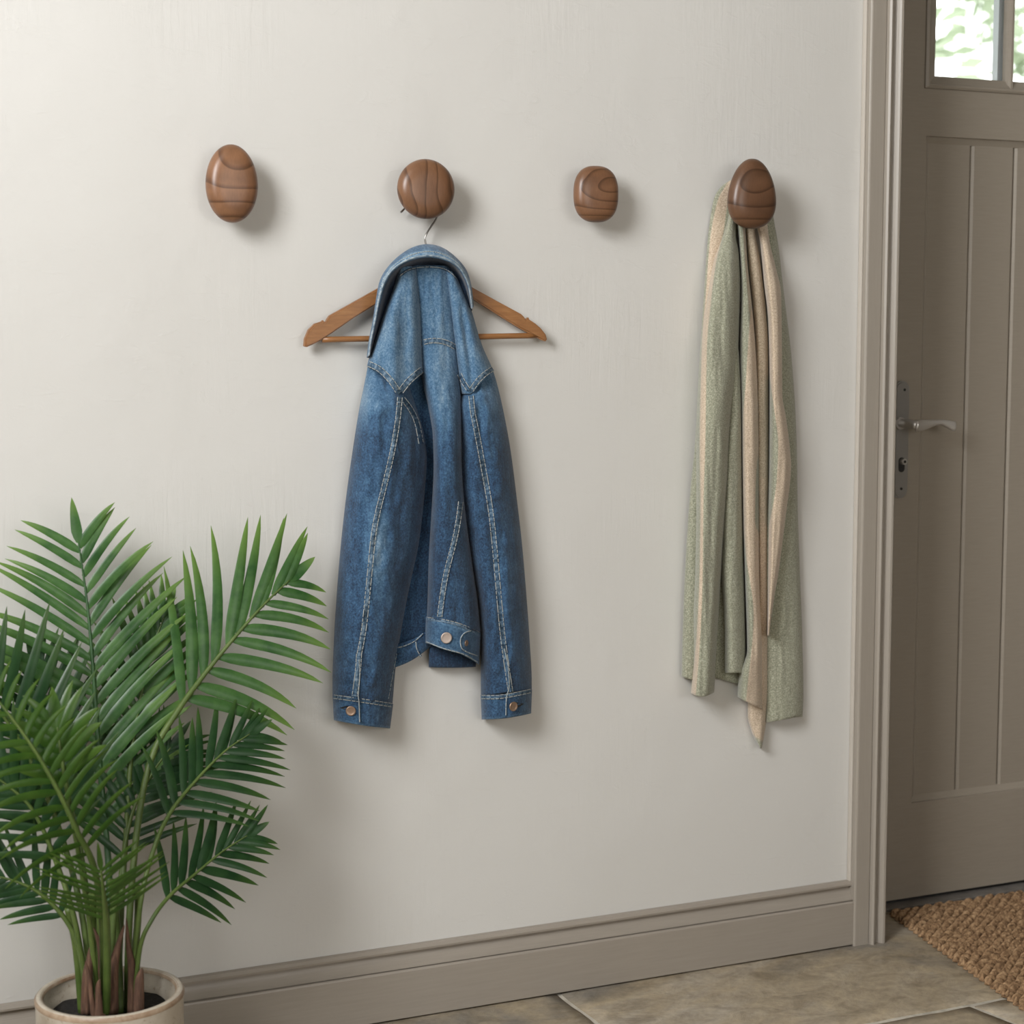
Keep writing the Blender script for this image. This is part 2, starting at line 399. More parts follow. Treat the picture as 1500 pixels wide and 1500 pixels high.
slab(bm, xa, xb + .62, yj, .14, 1); slab(bm, xa - .55, xa, yj, .14, 2); slab(bm, XL, xa - .55, yj, .14, 3); slab(bm, xb + .62, XR, yj, .14, 4)
y = yj; k = 0
xs0 = [XL, xa - .78, xa + .06, xb, xb + .7, XR]
while y > YB:
    y2 = y - (.42 if k % 2 == 0 else .55)
    xs = xs0 if k == 0 else [XL] + [XL + .3 + .72 * i + rng.uniform(-.12, .12) for i in range(8)] + [XR]
    for i in range(len(xs) - 1):
        sk = (.09, .09) if (k == 0 and i in (2,)) else (0, 0)
        if k == 0: sk = {2: (0, .07), 3: (.07, 0)}.get(i, (0, 0))
        slab(bm, xs[i], xs[i + 1], max(y2, YB), y, 10 * k + i, sk)
    y = y2; k += 1
bmobj('floor_slabs', bm, M['stone'], fl, smooth=True)
bm = bmesh.new(); box(bm, xi - .004, dx1, .125, .33, -.01, dz0 - .009, .002); boxobj('door_gap_shade', xi - .004, dx1, yd + .012, yd + .04, dz0 - .012, dz0 + .002, M['dark'], fl)  # dark strip added as the shade line under the door
bmobj('door_sill', bm, M['sill'], fl)

# skirting, extruded profile
def extrude_profile_x(name, prof, x0, x1, mat, kind='structure'):
    n = len(prof); vs = [(x0, a, b) for a, b in prof] + [(x1, a, b) for a, b in prof]
    fs = [(i, (i + 1) % n, n + (i + 1) % n, n + i) for i in range(n)] + [tuple(range(n))[::-1], tuple(range(n, 2 * n))]
    me = mesh(name, vs, fs); bm = bmesh.new(); bm.from_mesh(me); return bmobj(name, bm, mat, None, kind)
prof = [(0, .0032), (-.0215, .0032), (-.022, .0040), (-.022, .0865), (-.021, .0890), (-.0185, .0905), (-.0160, .0905), (-.0145, .0920)]
for i in range(0, 11):                      # hollow under the top lip
    a = i / 10; prof.append((-.0205 + .0165 * math.sin(a * PI / 2) ** .9, .0925 + .0250 * (1 - math.cos(a * PI / 2)) ** .75))
prof += [(-.0095, .1182), (-.0125, .1190), (-.0130, .1225), (-.0095, .1275), (-.004, .1285), (0, .1285)]
extrude_profile_x('baseboard_back', prof, XL, xo + .002, M['paint'])
lp = [(0, 0, 0)]
boxobj('baseboard_left', XL, XL + .02, YB, -.022, 0, .12, M['paint'], kind='structure', bev=.003)

# architrave: flat board with moulded inner part (vertical), same over the door
def trimz(name, prof, z0, z1, mat, bevel=0):
    n = len(prof); vs = [(a, b, z0) for a, b in prof] + [(a, b, z1) for a, b in prof]
    fs = [(i, (i + 1) % n, n + (i + 1) % n, n + i) for i in range(n)] + [tuple(range(n))[::-1], tuple(range(n, 2 * n))]
    bm = bmesh.new(); bm.from_mesh(mesh(name, vs, fs)); return bmobj(name, bm, mat, None, 'structure')
w = xm - xo
trimz('trim_1', [(xo, 0), (xo, -.022), (xo + .0015, -.0240), (xo + .004, -.0248), (xm - .004, -.0248), (xm - .002, -.0238), (xm - .002, 0)], 0, dtop + .12, M['paintv'])
mw = xi - xm
pr = [(xm - .002, 0), (xm - .002, -.020), (xm + .000, -.030), (xm + .003, -.0335), (xm + .0065, -.0325), (xm + .009, -.0290)]
for i in range(1, 8):
    a = i / 8; pr.append((xm + .009 + (mw - .022) * a, -.0290 + .0065 * math.sin(a * PI) - .0 * a))
pr += [(xi - .0130, -.0290), (xi - .010, -.0325), (xi - .006, -.0330), (xi - .002, -.0300), (xi - .0005, -.024), (xi, 0), (xi, .02)]
pr += [(xi, yd + .05), (xi - .03, yd + .05), (xi - .03, 0)]
trimz('trim_2', pr, 0, dtop, M['paintv'])
boxobj('trim_3', xi - .03, dx1 + .06, -.03, yd + .05, dtop, dtop + .07, M['paintv'], kind='structure', bev=.004)
boxobj('trim_4', dx1, dx1 + .085, -.03, yd + .05, 0, dtop, M['paintv'], kind='structure', bev=.004)
# pale strip at the architrave; light on its side put into the colour
xe = P(1265.5, 5, -.004).x
boxobj('trim_5', xe, xo + .001, -.012, 0, .127, ZC, M['edge'], kind='structure', bev=.003)

# ------------------------------------------------------------------ DOOR
dxa = xi + .002; dxb = dx1 - .002
def dX(px, py): return P(px, py, yd).x
def dZ(px, py): return P(px, py, yd).z
xp0 = dX(1357, 200); zp1 = dZ(1357, 199); zp0 = dZ(1340, 1176)
xw0 = dX(1354, 120); zw0 = dZ(1354, 129); zw1 = dtop - .12
xp1 = dxb - (xp0 - dxa) - .02; xw1 = xp1 + .002
door = bpy.data.objects.new('door_1', None); C.objects.link(door); door.location = (dxa, yd, dz0); door['kind'] = 'structure'
def frame_ring(bm, x0, x1, z0, z1, X0, X1, Z0, Z1, ya, yb):
    """four mitred pieces between outer rectangle (x0..z1) at depth ya and inner rectangle (X0..Z1) at depth yb"""
    o = [bm.verts.new(p) for p in ((x0, ya, z0), (x1, ya, z0), (x1, ya, z1), (x0, ya, z1))]
    i = [bm.verts.new(p) for p in ((X0, yb, Z0), (X1, yb, Z0), (X1, yb, Z1), (X0, yb, Z1))]
    for k in range(4): bm.faces.new((o[k], o[(k + 1) % 4], i[(k + 1) % 4], i[k]))
bm = bmesh.new(); th = .044
box(bm, dxa, xp0, yd, yd + th, dz0, dtop - .004); box(bm, xp1, dxb, yd, yd + th, dz0, dtop - .004)
box(bm, xp0, xp1, yd, yd + th, dz0, zp0); box(bm, xp0, xp1, yd, yd + th, zp1, zw0); box(bm, xp0, xp1, yd, yd + th, zw1, dtop - .004)
bmobj('stile_frame', bm, M['door'], door)
bm = bmesh.new(); b = .0135
frame_ring(bm, xp0, xp1, zp0, zp1, xp0 + .0005, xp1 - .0005, zp0 + .0005, zp1 - .0005, yd, yd + .006)
frame_ring(bm, xp0 + .0005, xp1 - .0005, zp0 + .0005, zp1 - .0005, xp0 + b, xp1 - b, zp0 + b, zp1 - b, yd + .006, yd + .013)
bmobj('panel_moulding', bm, M['door'], door, recalc=False)
# boards with v-grooves
gx = [xp0 + b]; g1 = dX(1424, 600); 
ga = P(1420, 600, yd + .014).x; gb = P(1482, 600, yd + .014).x; step = gb - ga
ga = P(1411.5, 700, yd + .014).x; gb = P(1473.5, 700, yd + .014).x; step = gb - ga
xs = [xp0 + b - .004, ga]
while xs[-1] + step < xp1 - .03: xs.append(xs[-1] + step)
xs.append(xp1 - b + .004)
bm = bmesh.new()
for k in range(len(xs) - 1):
    x0, x1 = xs[k], xs[k + 1]; z0, z1 = zp0 + b - .002, zp1 - b + .002; c = .0062
    p = [(x0, yd + .0215), (x0 + c * .25, yd + .0165), (x0 + c, yd + .0128), (x1 - c, yd + .0128), (x1 - c * .25, yd + .0165), (x1, yd + .0215), (x1, yd + .03), (x0, yd + .03)]
    lo = [bm.verts.new((a, d, z0)) for a, d in p]; hi = [bm.verts.new((a, d, z1)) for a, d in p]
    for i in range(8): bm.faces.new((lo[i], lo[(i + 1) % 8], hi[(i + 1) % 8], hi[i]))
    bm.faces.new(lo[::-1]); bm.faces.new(hi)
bmobj('board_panel', bm, M['door'], door)
# glazing
xg0 = P(1368, 60, yd + .018).x; zg0 = P(1368, 112, yd + .018).z; dg = xg0 - xw0
bm = bmesh.new()
ringp = [(0, 0), (.0005, -.004), (.006, -.007), (.010, -.006), (.0105, -.001), (.014, .002), (.014 + (dg - .014) * .7, .010), (dg, .0125), (dg, .022)]
dgz = zg0 - zw0
for (a, ya), (c, yb2) in zip(ringp[:-1], ringp[1:]):
    frame_ring(bm, xw0 + a, xw1 - a, zw0 + a * dgz / dg, zw1 - a, xw0 + c, xw1 - c, zw0 + c * dgz / dg, zw1 - c, yd + ya, yd + yb2)
bmobj('glazing_bead', bm, M['door'], door, recalc=False)
mc = P(1478, 60, yd + .014).x
def muntin(x):
    bm = bmesh.new(); h = .0085
    p = [(x - h, yd + .022), (x - h, yd + .012), (x - h * .75, yd + .006), (x - h * .35, yd + .004), (x - h * .3, yd + .001), (x + h * .3, yd + .001), (x + h * .35, yd + .004), (x + h * .75, yd + .006), (x + h, yd + .012), (x + h, yd + .022)]
    n = len(p); lo = [bm.verts.new((a, d, zw0 + .01)) for a, d in p]; hi = [bm.verts.new((a, d, zw1 - .01)) for a, d in p]
    for i in range(n): bm.faces.new((lo[i], lo[(i + 1) % n], hi[(i + 1) % n], hi[i]))
    return bmobj('muntin', bm, M['door'], door)
pitch = mc - xg0
muntin(mc); muntin(mc + pitch + .01); muntin(mc + 2 * pitch + .02)
mg, nt, b_ = newmat('clear_glass')
tr = N(nt, 'ShaderNodeBsdfTransparent'); gl = N(nt, 'ShaderNodeBsdfGlossy', Roughness=.02); fr = N(nt, 'ShaderNodeFresnel', IOR=1.45); mx = N(nt, 'ShaderNodeMixShader')
nt.links.new(fr.outputs[0], mx.inputs[0]); nt.links.new(tr.outputs[0], mx.inputs[1]); nt.links.new(gl.outputs[0], mx.inputs[2]); nt.links.new(mx.outputs[0], nt.nodes['Material Output'].inputs['Surface'])
boxobj('glass', xg0 - .005, xw1 - .02, yd + .0225, yd + .0265, zw0 + .005, zw1 - .005, mg, door)
for k in range(3):
    x = P(1462, 60, yd + .038).x + k * (pitch + .01)
    o = boxobj('outer_bar', x - .0085, x + .0075, yd + .027, yd + .044, zw0, zw1, plain('outer_bar_paint_%d' % k, (.42, .45, .46), .5) if k == 0 else bpy.data.materials['outer_bar_paint_0'], door)
# handle set
hy = yd - .0075
pcx = P(1321.5, 640, hy).x; pz1 = P(1325, 558, hy).z; pz0 = P(1320, 730, hy).z; hw = .0175
def stadium(cx, z0, z1, r, y0, y1, name, mat, parent, bev=.0015):
    bm = bmesh.new(); pts = []
    for i in range(17): a = PI * i / 16; pts.append((cx + r * math.cos(a), z1 - r + r * math.sin(a)))
    for i in range(17): a = PI + PI * i / 16; pts.append((cx + r * math.cos(a), z0 + r + r * math.sin(a)))
    f = bm.faces.new([bm.verts.new((x, y0, z)) for x, z in pts]); r_ = bmesh.ops.extrude_face_region(bm, geom=[f])
    for v in r_['geom']:
        if isinstance(v, bmesh.types.BMVert): v.co.y = y1
    bmesh.ops.recalc_face_normals(bm, faces=bm.faces)
    if bev: bmesh.ops.bevel(bm, geom=[e for e in bm.edges if abs(e.verts[0].co.y - y0) < 1e-6 and abs(e.verts[1].co.y - y0) < 1e-6], offset=bev, segments=2, affect='EDGES')
    return bmobj(name, bm, mat, parent)
plate = stadium(pcx, pz0, pz1, hw, hy, yd, 'handle_plate', M['platem'], door, .0028)
def disc(name, cx, cz, r, y0, y1, mat, parent, n=24):
    vs, fs = [], []; tube((vs, fs), [(cx, y0, cz), (cx, y0 + (y1 - y0) * .5, cz), (cx, y1, cz)], r, n); o = link(name, mesh(name, vs, fs), mat, parent, smooth=False); return o
disc('screw', P(1325, 571, hy).x, P(1325, 571, hy).z, .0028, hy - .0012, hy, M['dark'], plate); disc('screw', P(1320, 716, hy).x, P(1320, 716, hy).z, .0028, hy - .0012, hy, M['dark'], plate)
lz = P(1321, 620, hy).z; ye = yd - .058
lx = P(1317.5, 620, hy).x
disc('rose', lx, lz, .0125, hy - .006, hy, M['nickel'], plate)
lev = []
xk = P(1343, 622, ye).x; xend = P(1401, 620, ye).x
pts = [(lx, hy, lz), (lx, ye + .02, lz)] 
vs, fs = [], []
tube((vs, fs), [(lx + .002, hy, lz), (lx + .002, ye + .018, lz), (lx + .0035, ye + .006, lz - .001), (lx + .006, ye, lz - .002)], .0088, 16)
# lever grip, flattened taper
n = 26; base = len(vs); ns = 16
for i in range(n + 1):
    t = i / n; x = lx + (xend - lx) * t
    hgt = .0120 * (1 - sstep(.1, .62, t)) + .0056 * sstep(.1, .62, t) + .0046 * sstep(.62, .95, t)
    zc = lz + .0005 + (.0082 - hgt) * .9 - .0045 * sstep(.65, 1, t)
    e = math.sqrt(max(0.0, 1 - max(0, (t - .94) / .06) ** 2)) * math.sqrt(max(0.0, 1 - max(0, (.06 - t) / .06) ** 2)) + .02
    yc = ye + .004 * math.sin(PI * t)
    for k in range(ns):
        a = 2 * PI * k / ns; vs.append(Vector((x, yc + .0062 * e * math.cos(a), zc + hgt * e * math.sin(a))))
for i in range(n):
    for k in range(ns):
        k2 = (k + 1) % ns; fs.append((base + i * ns + k, base + i * ns + k2, base + (i + 1) * ns + k2, base + (i + 1) * ns + k))
fs.append(tuple(base + k for k in range(ns))); fs.append(tuple(base + n * ns + k for k in range(ns)))
bm = bmesh.new(); bm.from_mesh(mesh('lever', vs, fs)); bmobj('door_lever', bm, M['nickel'], door, smooth=True)
kx = P(1320.5, 681, hy).x; kz = P(1320, 676, hy).z
cyl = stadium(kx, kz - .022, kz + .0085, .0075, hy - .0008, hy, 'keyhole', M['dark'], plate, 0)
disc('lock_cylinder', kx + .001, kz, .0062, hy - .010, hy, M['nickel'], plate)
disc('lock_core', kx + .001, kz, .003, hy - .0108, hy - .009, M['dark'], plate)

# ------------------------------------------------------------------ OUTSIDE THE DOOR
boxobj('ground', -6, 16, .36, 22, -.3, -.05, mat_grad('lawn', [(.3, (.05, .12, .03)), (.7, (.12, .22, .06))], 3), kind='structure')
ml = plain('sunlit_leaf', (.35, .42, .28), .8)
ml2 = plain('bark', (.12, .09, .06), .9)
def outdoor_tree(px, py, Y, rad, nleaf, label, seed, lsz=.16):
    rg = random.Random(seed); c = P(px, py, Y); t = thing('garden_tree', label, 'tree', (c.x, Y, -.05))
    vs, fs = [], []; tube((vs, fs), [(c.x, Y, -.05), (c.x + .05, Y, c.z * .3), (c.x, Y + .1, c.z * .45)], lambda a: .14 - .08 * a, 8); link('trunk', mesh('trunk', vs, fs), ml2, t)
    vs, fs = [], []
    for i in range(nleaf):
        d = Vector((rg.gauss(0, 1), rg.gauss(0, 1), rg.gauss(0, 1))).normalized() * rad * rg.random() ** .4
        p = c + Vector((d.x, d.y * .6, d.z * .85)); 
        if nz(p.x * 1.6, p.z * 1.6, seed) < -.03: continue
        a = Vector((rg.gauss(0, 1), rg.gauss(0, 1), rg.gauss(0, 1))).normalized(); u = a.orthogonal().normalized(); w = a.cross(u); s = lsz * rg.uniform(.6, 1.2); b0 = len(vs)
        vs += [p - a * s, p + u * s * .45, p + a * s, p - u * s * .45 + w * s * .15]; fs += [(b0, b0 + 1, b0 + 2, b0 + 3)]
    link('foliage', mesh('foliage', vs, fs), ml, t, smooth=False)
outdoor_tree(1425, 60, 8.5, 1.5, 420, 'pale green tree blurred outside, filling the larger pane of the door', 2)
outdoor_tree(1530, 40, 10.5, 1.5, 420, 'pale green tree blurred outside, behind the pane at the right edge', 5)

# ------------------------------------------------------------------ WALL HOOKS
def knob(label, cx, cy, rx, ry, dback, dfront, egg=0, pw=2.0, mat=None, flat=.47, tilt=0):
    dc = (dback + dfront) / 2; c = P(cx, cy, -dc); hd = (dfront - dback) / 2
    sx = (P(cx + 10, cy, -dc).x - P(cx - 10, cy, -dc).x) / 20; sz = (P(cx, cy - 10, -dc).z - P(cx, cy + 10, -dc).z) / 20
    v = (c - CAM).normalized(); th = math.atan2(v.x, v.y)
    ex = hd * math.tan(th) * .75
    A = math.sqrt(max((rx * sx) ** 2 - ex ** 2, (rx * sx * .6) ** 2)); B = ry * sz
    t = thing('wall_hook', label, 'wall hook', (c.x, 0, c.z), 'walnut wall hooks in a row')
    na, nr = 72, 20; vs, fs = [], []
    for j in range(nr + 1):
        ph = PI * j / nr                     # 0 front pole .. pi back pole
        rr = math.sin(ph) ** flat; yy = math.cos(ph); yy = math.copysign(abs(yy) ** 1.0, yy)
        if ph > PI / 2: rr = math.sin(ph) ** (flat * 1.0)
        for i in range(na):
            a = 2 * PI * i / na; ca, sa = math.cos(a), math.sin(a)
            x = math.copysign(abs(ca) ** (2 / pw), ca); z = math.copysign(abs(sa) ** (2 / pw), sa)
            x *= 1 - egg * z
            X = A * rr * x; Z = B * rr * z; Y = -hd * yy
            X, Z = X * math.cos(tilt) - Z * math.sin(tilt), X * math.sin(tilt) + Z * math.cos(tilt)
            vs.append((X, Y, Z))
    for j in range(nr):
        for i in range(na):
            i2 = (i + 1) % na; fs.append((j * na + i, j * na + i2, (j + 1) * na + i2, (j + 1) * na + i))
    me = mesh('knob', vs, fs); bm = bmesh.new(); bm.from_mesh(me); bmesh.ops.remove_doubles(bm, verts=bm.verts, dist=1e-5); bmesh.ops.recalc_face_normals(bm, faces=bm.faces); bm.to_mesh(me); bm.free()
    o = link('knob', me, mat, None); o.parent = t; o.location = (0, -dc, 0)
    pg = tubeobj('peg', [(c.x, 0, c.z), (c.x, -dback * .5, c.z), (c.x, -dback - .004, c.z)], .0125, mat, t, 20)
    return c
WK = [mat_walnut('walnut_a', (-.012, 0, -.062), (0, 0, 0), 1.12, .62, 'RINGS', (.9, .4, 1.25)), mat_walnut('walnut_b', (.2, .1, .32), (.0, .5, .2), .86, 1.05, 'BANDS', (1, .4, .5)), mat_walnut('walnut_c', (-.018, .0, -.024), (0, 0, 0), .92, 1.05, 'RINGS', (.6, .4, 1.6)), mat_walnut('walnut_d', (-.004, 0, -.022), (0, 0, 0), .62, .95, 'RINGS', (.55, .4, 1.1))]
knob('tall oval walnut hook, leftmost and empty, above the palm', 339.5, 269, 38, 57.5, .026, .066, .03, 2.0, WK[0])
k2 = knob('round walnut hook holding the hanger above the denim jacket', 624, 277, 41.5, 44, .028, .066, .0, 2.0, WK[1])
knob('small rounded-rectangle walnut hook, empty, between jacket and scarf', 873, 284.5, 32, 41.5, .026, .062, .0, 2.5, WK[2])
k4 = knob('egg-shaped dark walnut hook with the green scarf over it', 1101.5, 284, 33.5, 51.5, .048, .088, .21, 2.15, WK[3])

# ------------------------------------------------------------------ HANGER
hd_ = .022
hang = thing('clothes_hanger', 'brown wooden hanger with a bar, hooked on the round walnut knob inside the jacket', 'hanger', P(624, 390, -hd_))
left = [(624, 378), (600, 392), (559, 420), (520, 442), (484, 462), (481, 466), (479, 470), (476, 472), (474, 469), (472, 471), (462, 474), (453, 483), (447.5, 496), (446.5, 507), (450, 508.5), (458, 505), (468, 500), (487, 488), (520, 465), (556, 443), (600, 415), (624, 405)]
right = [(648, 415), (692, 437), (730, 461), (762, 481), (783, 492), (794, 498), (800, 500), (802, 497), (800, 490), (793, 481), (785, 474), (776, 468), (775, 465), (771, 468), (768, 464), (764, 460), (727, 440), (689, 419), (648, 391)]
poly = left + right
bm = bmesh.new(); f = bm.faces.new([bm.verts.new(P(x, y, -hd_ - .006)) for x, y in poly]); r_ = bmesh.ops.extrude_face_region(bm, geom=[f])
for v in r_['geom']:
    if isinstance(v, bmesh.types.BMVert): v.co.y += .012
bmesh.ops.recalc_face_normals(bm, faces=bm.faces)
bmesh.ops.bevel(bm, geom=[e for e in bm.edges if abs(e.verts[0].co.y - e.verts[1].co.y) < 1e-5], offset=.0022, segments=2, affect='EDGES')
bmobj('shoulder_frame', bm, M['hanger'], hang)
tubeobj('trouser_bar', [P(472, 497.5, -hd_), P(628, 494.5, -hd_), P(789, 491.5, -hd_)], .0049, M['hanger'], hang, 12, 12)
hk = [(624, 384), (624, 360), (622.5, 350), (625, 342), (632, 331), (638, 322), (645, 306), (650, 286), (646, 266), (636, 256), (622, 253.5), (608, 258), (600, 270), (597, 287), (596, 300), (592, 306), (587, 311)]
hdep = [.022, .022, .022, .022, .021, .020, .018, .016, .015, .015, .015, .015, .015, .016, .018, .019, .020]
tubeobj('wire_hook', [P(x, y, -d) for (x, y), d in zip(hk, hdep)], .0017, M['wire'], hang, 8, 90)

# ------------------------------------------------------------------ DENIM JACKET
jk = thing('denim_jacket', 'faded blue denim jacket with copper buttons hanging on the wooden hanger', 'jacket', P(624, 360, -.03))
def wearmap(x, y):
    w = .07 + .30 * (1 - sstep(520, 680, y))
    w += .12 * math.exp(-((x - 553) / 22) ** 2 - ((y - 800) / 75) ** 2) + .28 * math.exp(-((x - 552) / 16) ** 2 - ((y - 800) / 60) ** 2)
    w += .26 * math.exp(-((x - 530) / 16) ** 2 - ((y - 590) / 30) ** 2) + .16 * math.exp(-((x - 648) / 12) ** 2 - ((y - 590) / 100) ** 2)
    w += .10 * math.exp(-((x - 735) / 14) ** 2 - ((y - 830) / 70) ** 2) + .10 * math.exp(-((x - 720) / 14) ** 2 - ((y - 600) / 60) ** 2)
    w += .08 * nz(x * .03, y * .012, 3) + .07 * nz(x * .1, y * .03, 7)
    return w
def wcol(k=1, o=0): return lambda x, y, u, v: wearmap(x, y) * k + o
PNL = {}
def crease(x, y, s):
    a = 1 - abs(nz(x * .055 + y * .012, y * .016 - x * .02, s)) * 2.2
    b = 1 - abs(nz(x * .03 - y * .02, y * .03, s + 9)) * 2.5
    return .0042 * max(0, a) ** 2 + .0022 * max(0, b) ** 3
# left sleeve
Ls = Panel(cv((520, 541), (545, 537), (600, 526), (650, 518), (720, 508), (790, 500), (860, 494), (940, 489), (1000, 487), (1060, 488)),
           cv((520, 590), (560, 598), (600, 611), (640, 622), (672, 625.5), (716, 623), (760, 618.5), (801, 613), (840, 604.5), (879, 596), (934, 586), (978, 579.5), (1030, 575), (1066, 571)),
           const(528), lambda u: 1020 + 11 * u, None, .008)
def d_ls(u, v, x, y):
    th = .058 + .012 * sstep(0, .25, v) + .004 * math.sin(v * 9)
    th *= .42 + .58 * sstep(540, 600, y)
    d = .008 + th * max(0, 1 - abs(2 * u - 1) ** 2.6) ** (1 / 1.8)
    w = math.sin(PI * u)
    d += w * (.0050 * nz(x * .045, y * .010, 1) + .0032 * nz(x * .10, y * .03 + x * .03, 5) + .0016 * nz(x * .22, y * .09 - x * .1, 9))
    d += .006 * math.exp(-((x - 550) / 20) ** 2 - ((y - 800) / 60) ** 2)
    d += w * crease(x, y, 3)
    d -= .014 * w * math.exp(-((x - 609 - (y - 650) * .02) / 5.5) ** 2) * math.exp(-((y - 640) / 60) ** 2)
    d += w * .004 * math.sin((y - .5 * x) * .06) * math.exp(-((y - 880) / 90) ** 2)
    return d
Ls.depth = d_ls; PNL['ls'] = Ls
panelobj('sleeve', Ls, 44, 190, M['denim'], jk, wcol(), 'wear_tone')
Rs = Panel(cv((520, 702), (555, 689), (580, 674), (600, 670), (700, 672), (818, 688), (886, 700), (940, 704), (1060, 704.5)),
           cv((520, 712), (545, 723), (600, 737), (660, 748), (730, 757), (800, 765), (870, 771), (940, 776), (1000, 779), (1050, 778.5)),
           const(528), lambda u: 1019 - 9 * u, None, .008)
def d_rs(u, v, x, y):
    th = .052 + .012 * sstep(0, .25, v) + .004 * math.sin(v * 8 + 2)
    th *= .42 + .58 * sstep(540, 600, y)
    d = .008 + th * max(0, 1 - abs(2 * u - 1) ** 2.5) ** (1 / 1.8); w = math.sin(PI * u)
    d += w * (.0050 * nz(x * .05, y * .010, 21) + .0030 * nz(x * .10, y * .03 - x * .03, 25) + .0016 * nz(x * .22, y * .09 + x * .1, 29))
    d += w * crease(-x, y, 8)
    d -= .008 * w * math.exp(-((x - (700 + (y - 600) * .11)) / 5) ** 2) * sstep(560, 640, y) * (1 - sstep(900, 1000, y))
    return d
Rs.depth = d_rs; PNL['rs'] = Rs
panelobj('sleeve', Rs, 40, 190, M['denim'], jk, wcol(.9), 'wear_tone')
# centre back panel
Cp = Panel(cv((388, 600), (450, 606), (507, 612), (560, 619), (600, 628), (640, 634), (682, 635), (750, 632), (818, 628), (886, 626), (930, 623.5)),
           cv((388, 662), (450, 668), (507, 672), (560, 675), (614, 677), (682, 677.5), (743, 682), (818, 691.5), (880, 700), (930, 705)),
           const(389), lambda u: 905 + 22 * u ** 1.2, None, .010)
def d_cp(u, v, x, y):
    th = .036 + .036 * sstep(500, 660, y); p = 3.4
    d = .010 + th * max(0, 1 - abs(2 * u - 1) ** p) ** (1 / 1.9) + .003; w = math.sin(PI * u)
    d += w * (.0040 * nz(x * .06, y * .010, 41) + .0020 * nz(x * .16, y * .03 - x * .06, 45) + .0012 * nz(x * .25, y * .10, 49))
    return d
Cp.depth = d_cp; PNL['cp'] = Cp
panelobj('back_panel', Cp, 40, 170, M['denim'], jk, wcol(), 'wear_tone')
# right-hand part of the body, folded behind the seam
# shoulder lobes of the yoke
La = Panel(cv((392, 582), (410, 579), (450, 565), (505, 547), (537, 537.5), (585, 533)),
           cv((392, 612), (420, 615), (450, 617.5), (505, 619.5), (545, 621), (585, 622)),
           lambda u: 395 - 5 * math.sin(PI * u * .9), lambda u: 537 + (u / .56) * 11 + 30 * max(0, (u / .56)) ** 2 if u < .56 else 578 - (u - .56) / .44 * 37, None, .012)
def d_la(u, v, x, y):
    th = .036 + .014 * v
    uu = u ** .9
    d = .006 + (th + .010) * max(0, 1 - abs(2 * uu - 1) ** 3.2) ** (1 / 2.0) + .007 + .004 * sstep(0, .3, v); w = math.sin(PI * u)
    d += w * (.0045 * nz(x * .05, y * .012, 61) + .0015 * nz(x * .16, y * .04, 65))
    d += .0055 * w * math.sin((x - 565 - (y - 450) * .03) * .17) * sstep(.1, .6, v)
    return d
La.depth = d_la; PNL['la'] = La
panelobj('shoulder_panel', La, 44, 80, M['denim'], jk, lambda x, y, u, v: .44 + .06 * nz(x * .03, y * .03), 'wear_tone')
Ra = Panel(cv((392, 650), (420, 654), (450, 657.5), (505, 664.5), (560, 671.5), (585, 676)),
           cv((392, 664), (410, 672), (450, 689), (505, 706), (545, 723), (585, 734)),
           lambda u: 394 + 8 * u, lambda u: 577 - 37 * max(0, (u - .27) / .73) + (u < .27) * 0, None, .012)
def d_ra(u, v, x, y):
    th = .030 + .012 * v
    d = .006 + (th + .008) * max(0, 1 - abs(2 * u - 1) ** 3.2) ** (1 / 2.0) + .006; w = math.sin(PI * u)
    d += w * (.0045 * nz(x * .05, y * .012, 71) + .0015 * nz(x * .16, y * .04, 75)) - .007 * w * math.exp(-((x - 684 - (y - 500) * .12) / 5) ** 2) * sstep(.2, .6, v)
    return d
Ra.depth = d_ra; PNL['ra'] = Ra
panelobj('shoulder_panel', Ra, 36, 80, M['denim'], jk, lambda x, y, u, v: .41 + .06 * nz(x * .03, y * .03), 'wear_tone')
# body side behind the left sleeve
Sp = Panel(cv((560, 585), (934, 577), (980, 574)), cv((560, 665), (900, 650), (960, 640)), const(540), lambda u: 952 - 30 * u, None, .004)
Sp.depth = lambda u, v, x, y: .008 + .006 * math.sin(PI * u) ** .5 + .002 * nz(x * .1, y * .02)
PNL['sp'] = Sp
panelobj('side_panel', Sp, 22, 80, M['denim'], jk, wcol(.75), 'wear_tone')
Sr = Panel(cv((560, 640), (960, 650)), cv((560, 720), (900, 712), (960, 715)), const(540), lambda u: 940, None, .004)
Sr.depth = lambda u, v, x, y: .009 + .009 * math.sin(PI * u) ** .5
panelobj('side_panel', Sr, 14, 60, M['denim'], jk, wcol(.7), 'wear_tone')
# waistband: side (left, behind), centre, inner
def quadpanel(L0, L1, R0, R1, d0, th, back, curve=0, p=3, ntop=0):
    """L0 top-left, L1 bottom-left, R0 top-right, R1 bottom-right (px,py)"""
    pn = Panel(None, None, None, None, None, back)
    def xy(u, v):
        tx = L0[0] + (R0[0] - L0[0]) * u; ty = L0[1] + (R0[1] - L0[1]) * u + curve * math.sin(PI * u)
        bx = L1[0] + (R1[0] - L1[0]) * u; by = L1[1] + (R1[1] - L1[1]) * u + curve * math.sin(PI * u)
        return tx + (bx - tx) * v, ty + (by - ty) * v
    pn.xy = xy
    def dep(u, v, x, y):
        return d0 + th * 1.2 * max(0, 1 - abs(2 * u - 1) ** p) ** (1 / 1.9) + .0022 * (1 - abs(2 * v - 1) ** 6) + .0018 * math.sin(PI * u) * nz(x * .09, y * .09, 3)
    pn.depth = dep
    def dd(px, py):
        u = (px - L0[0]) / (R0[0] - L0[0]); u = min(max(u, 0), 1); return dep(u, .5, px, py)
    pn.d = dd
    return pn
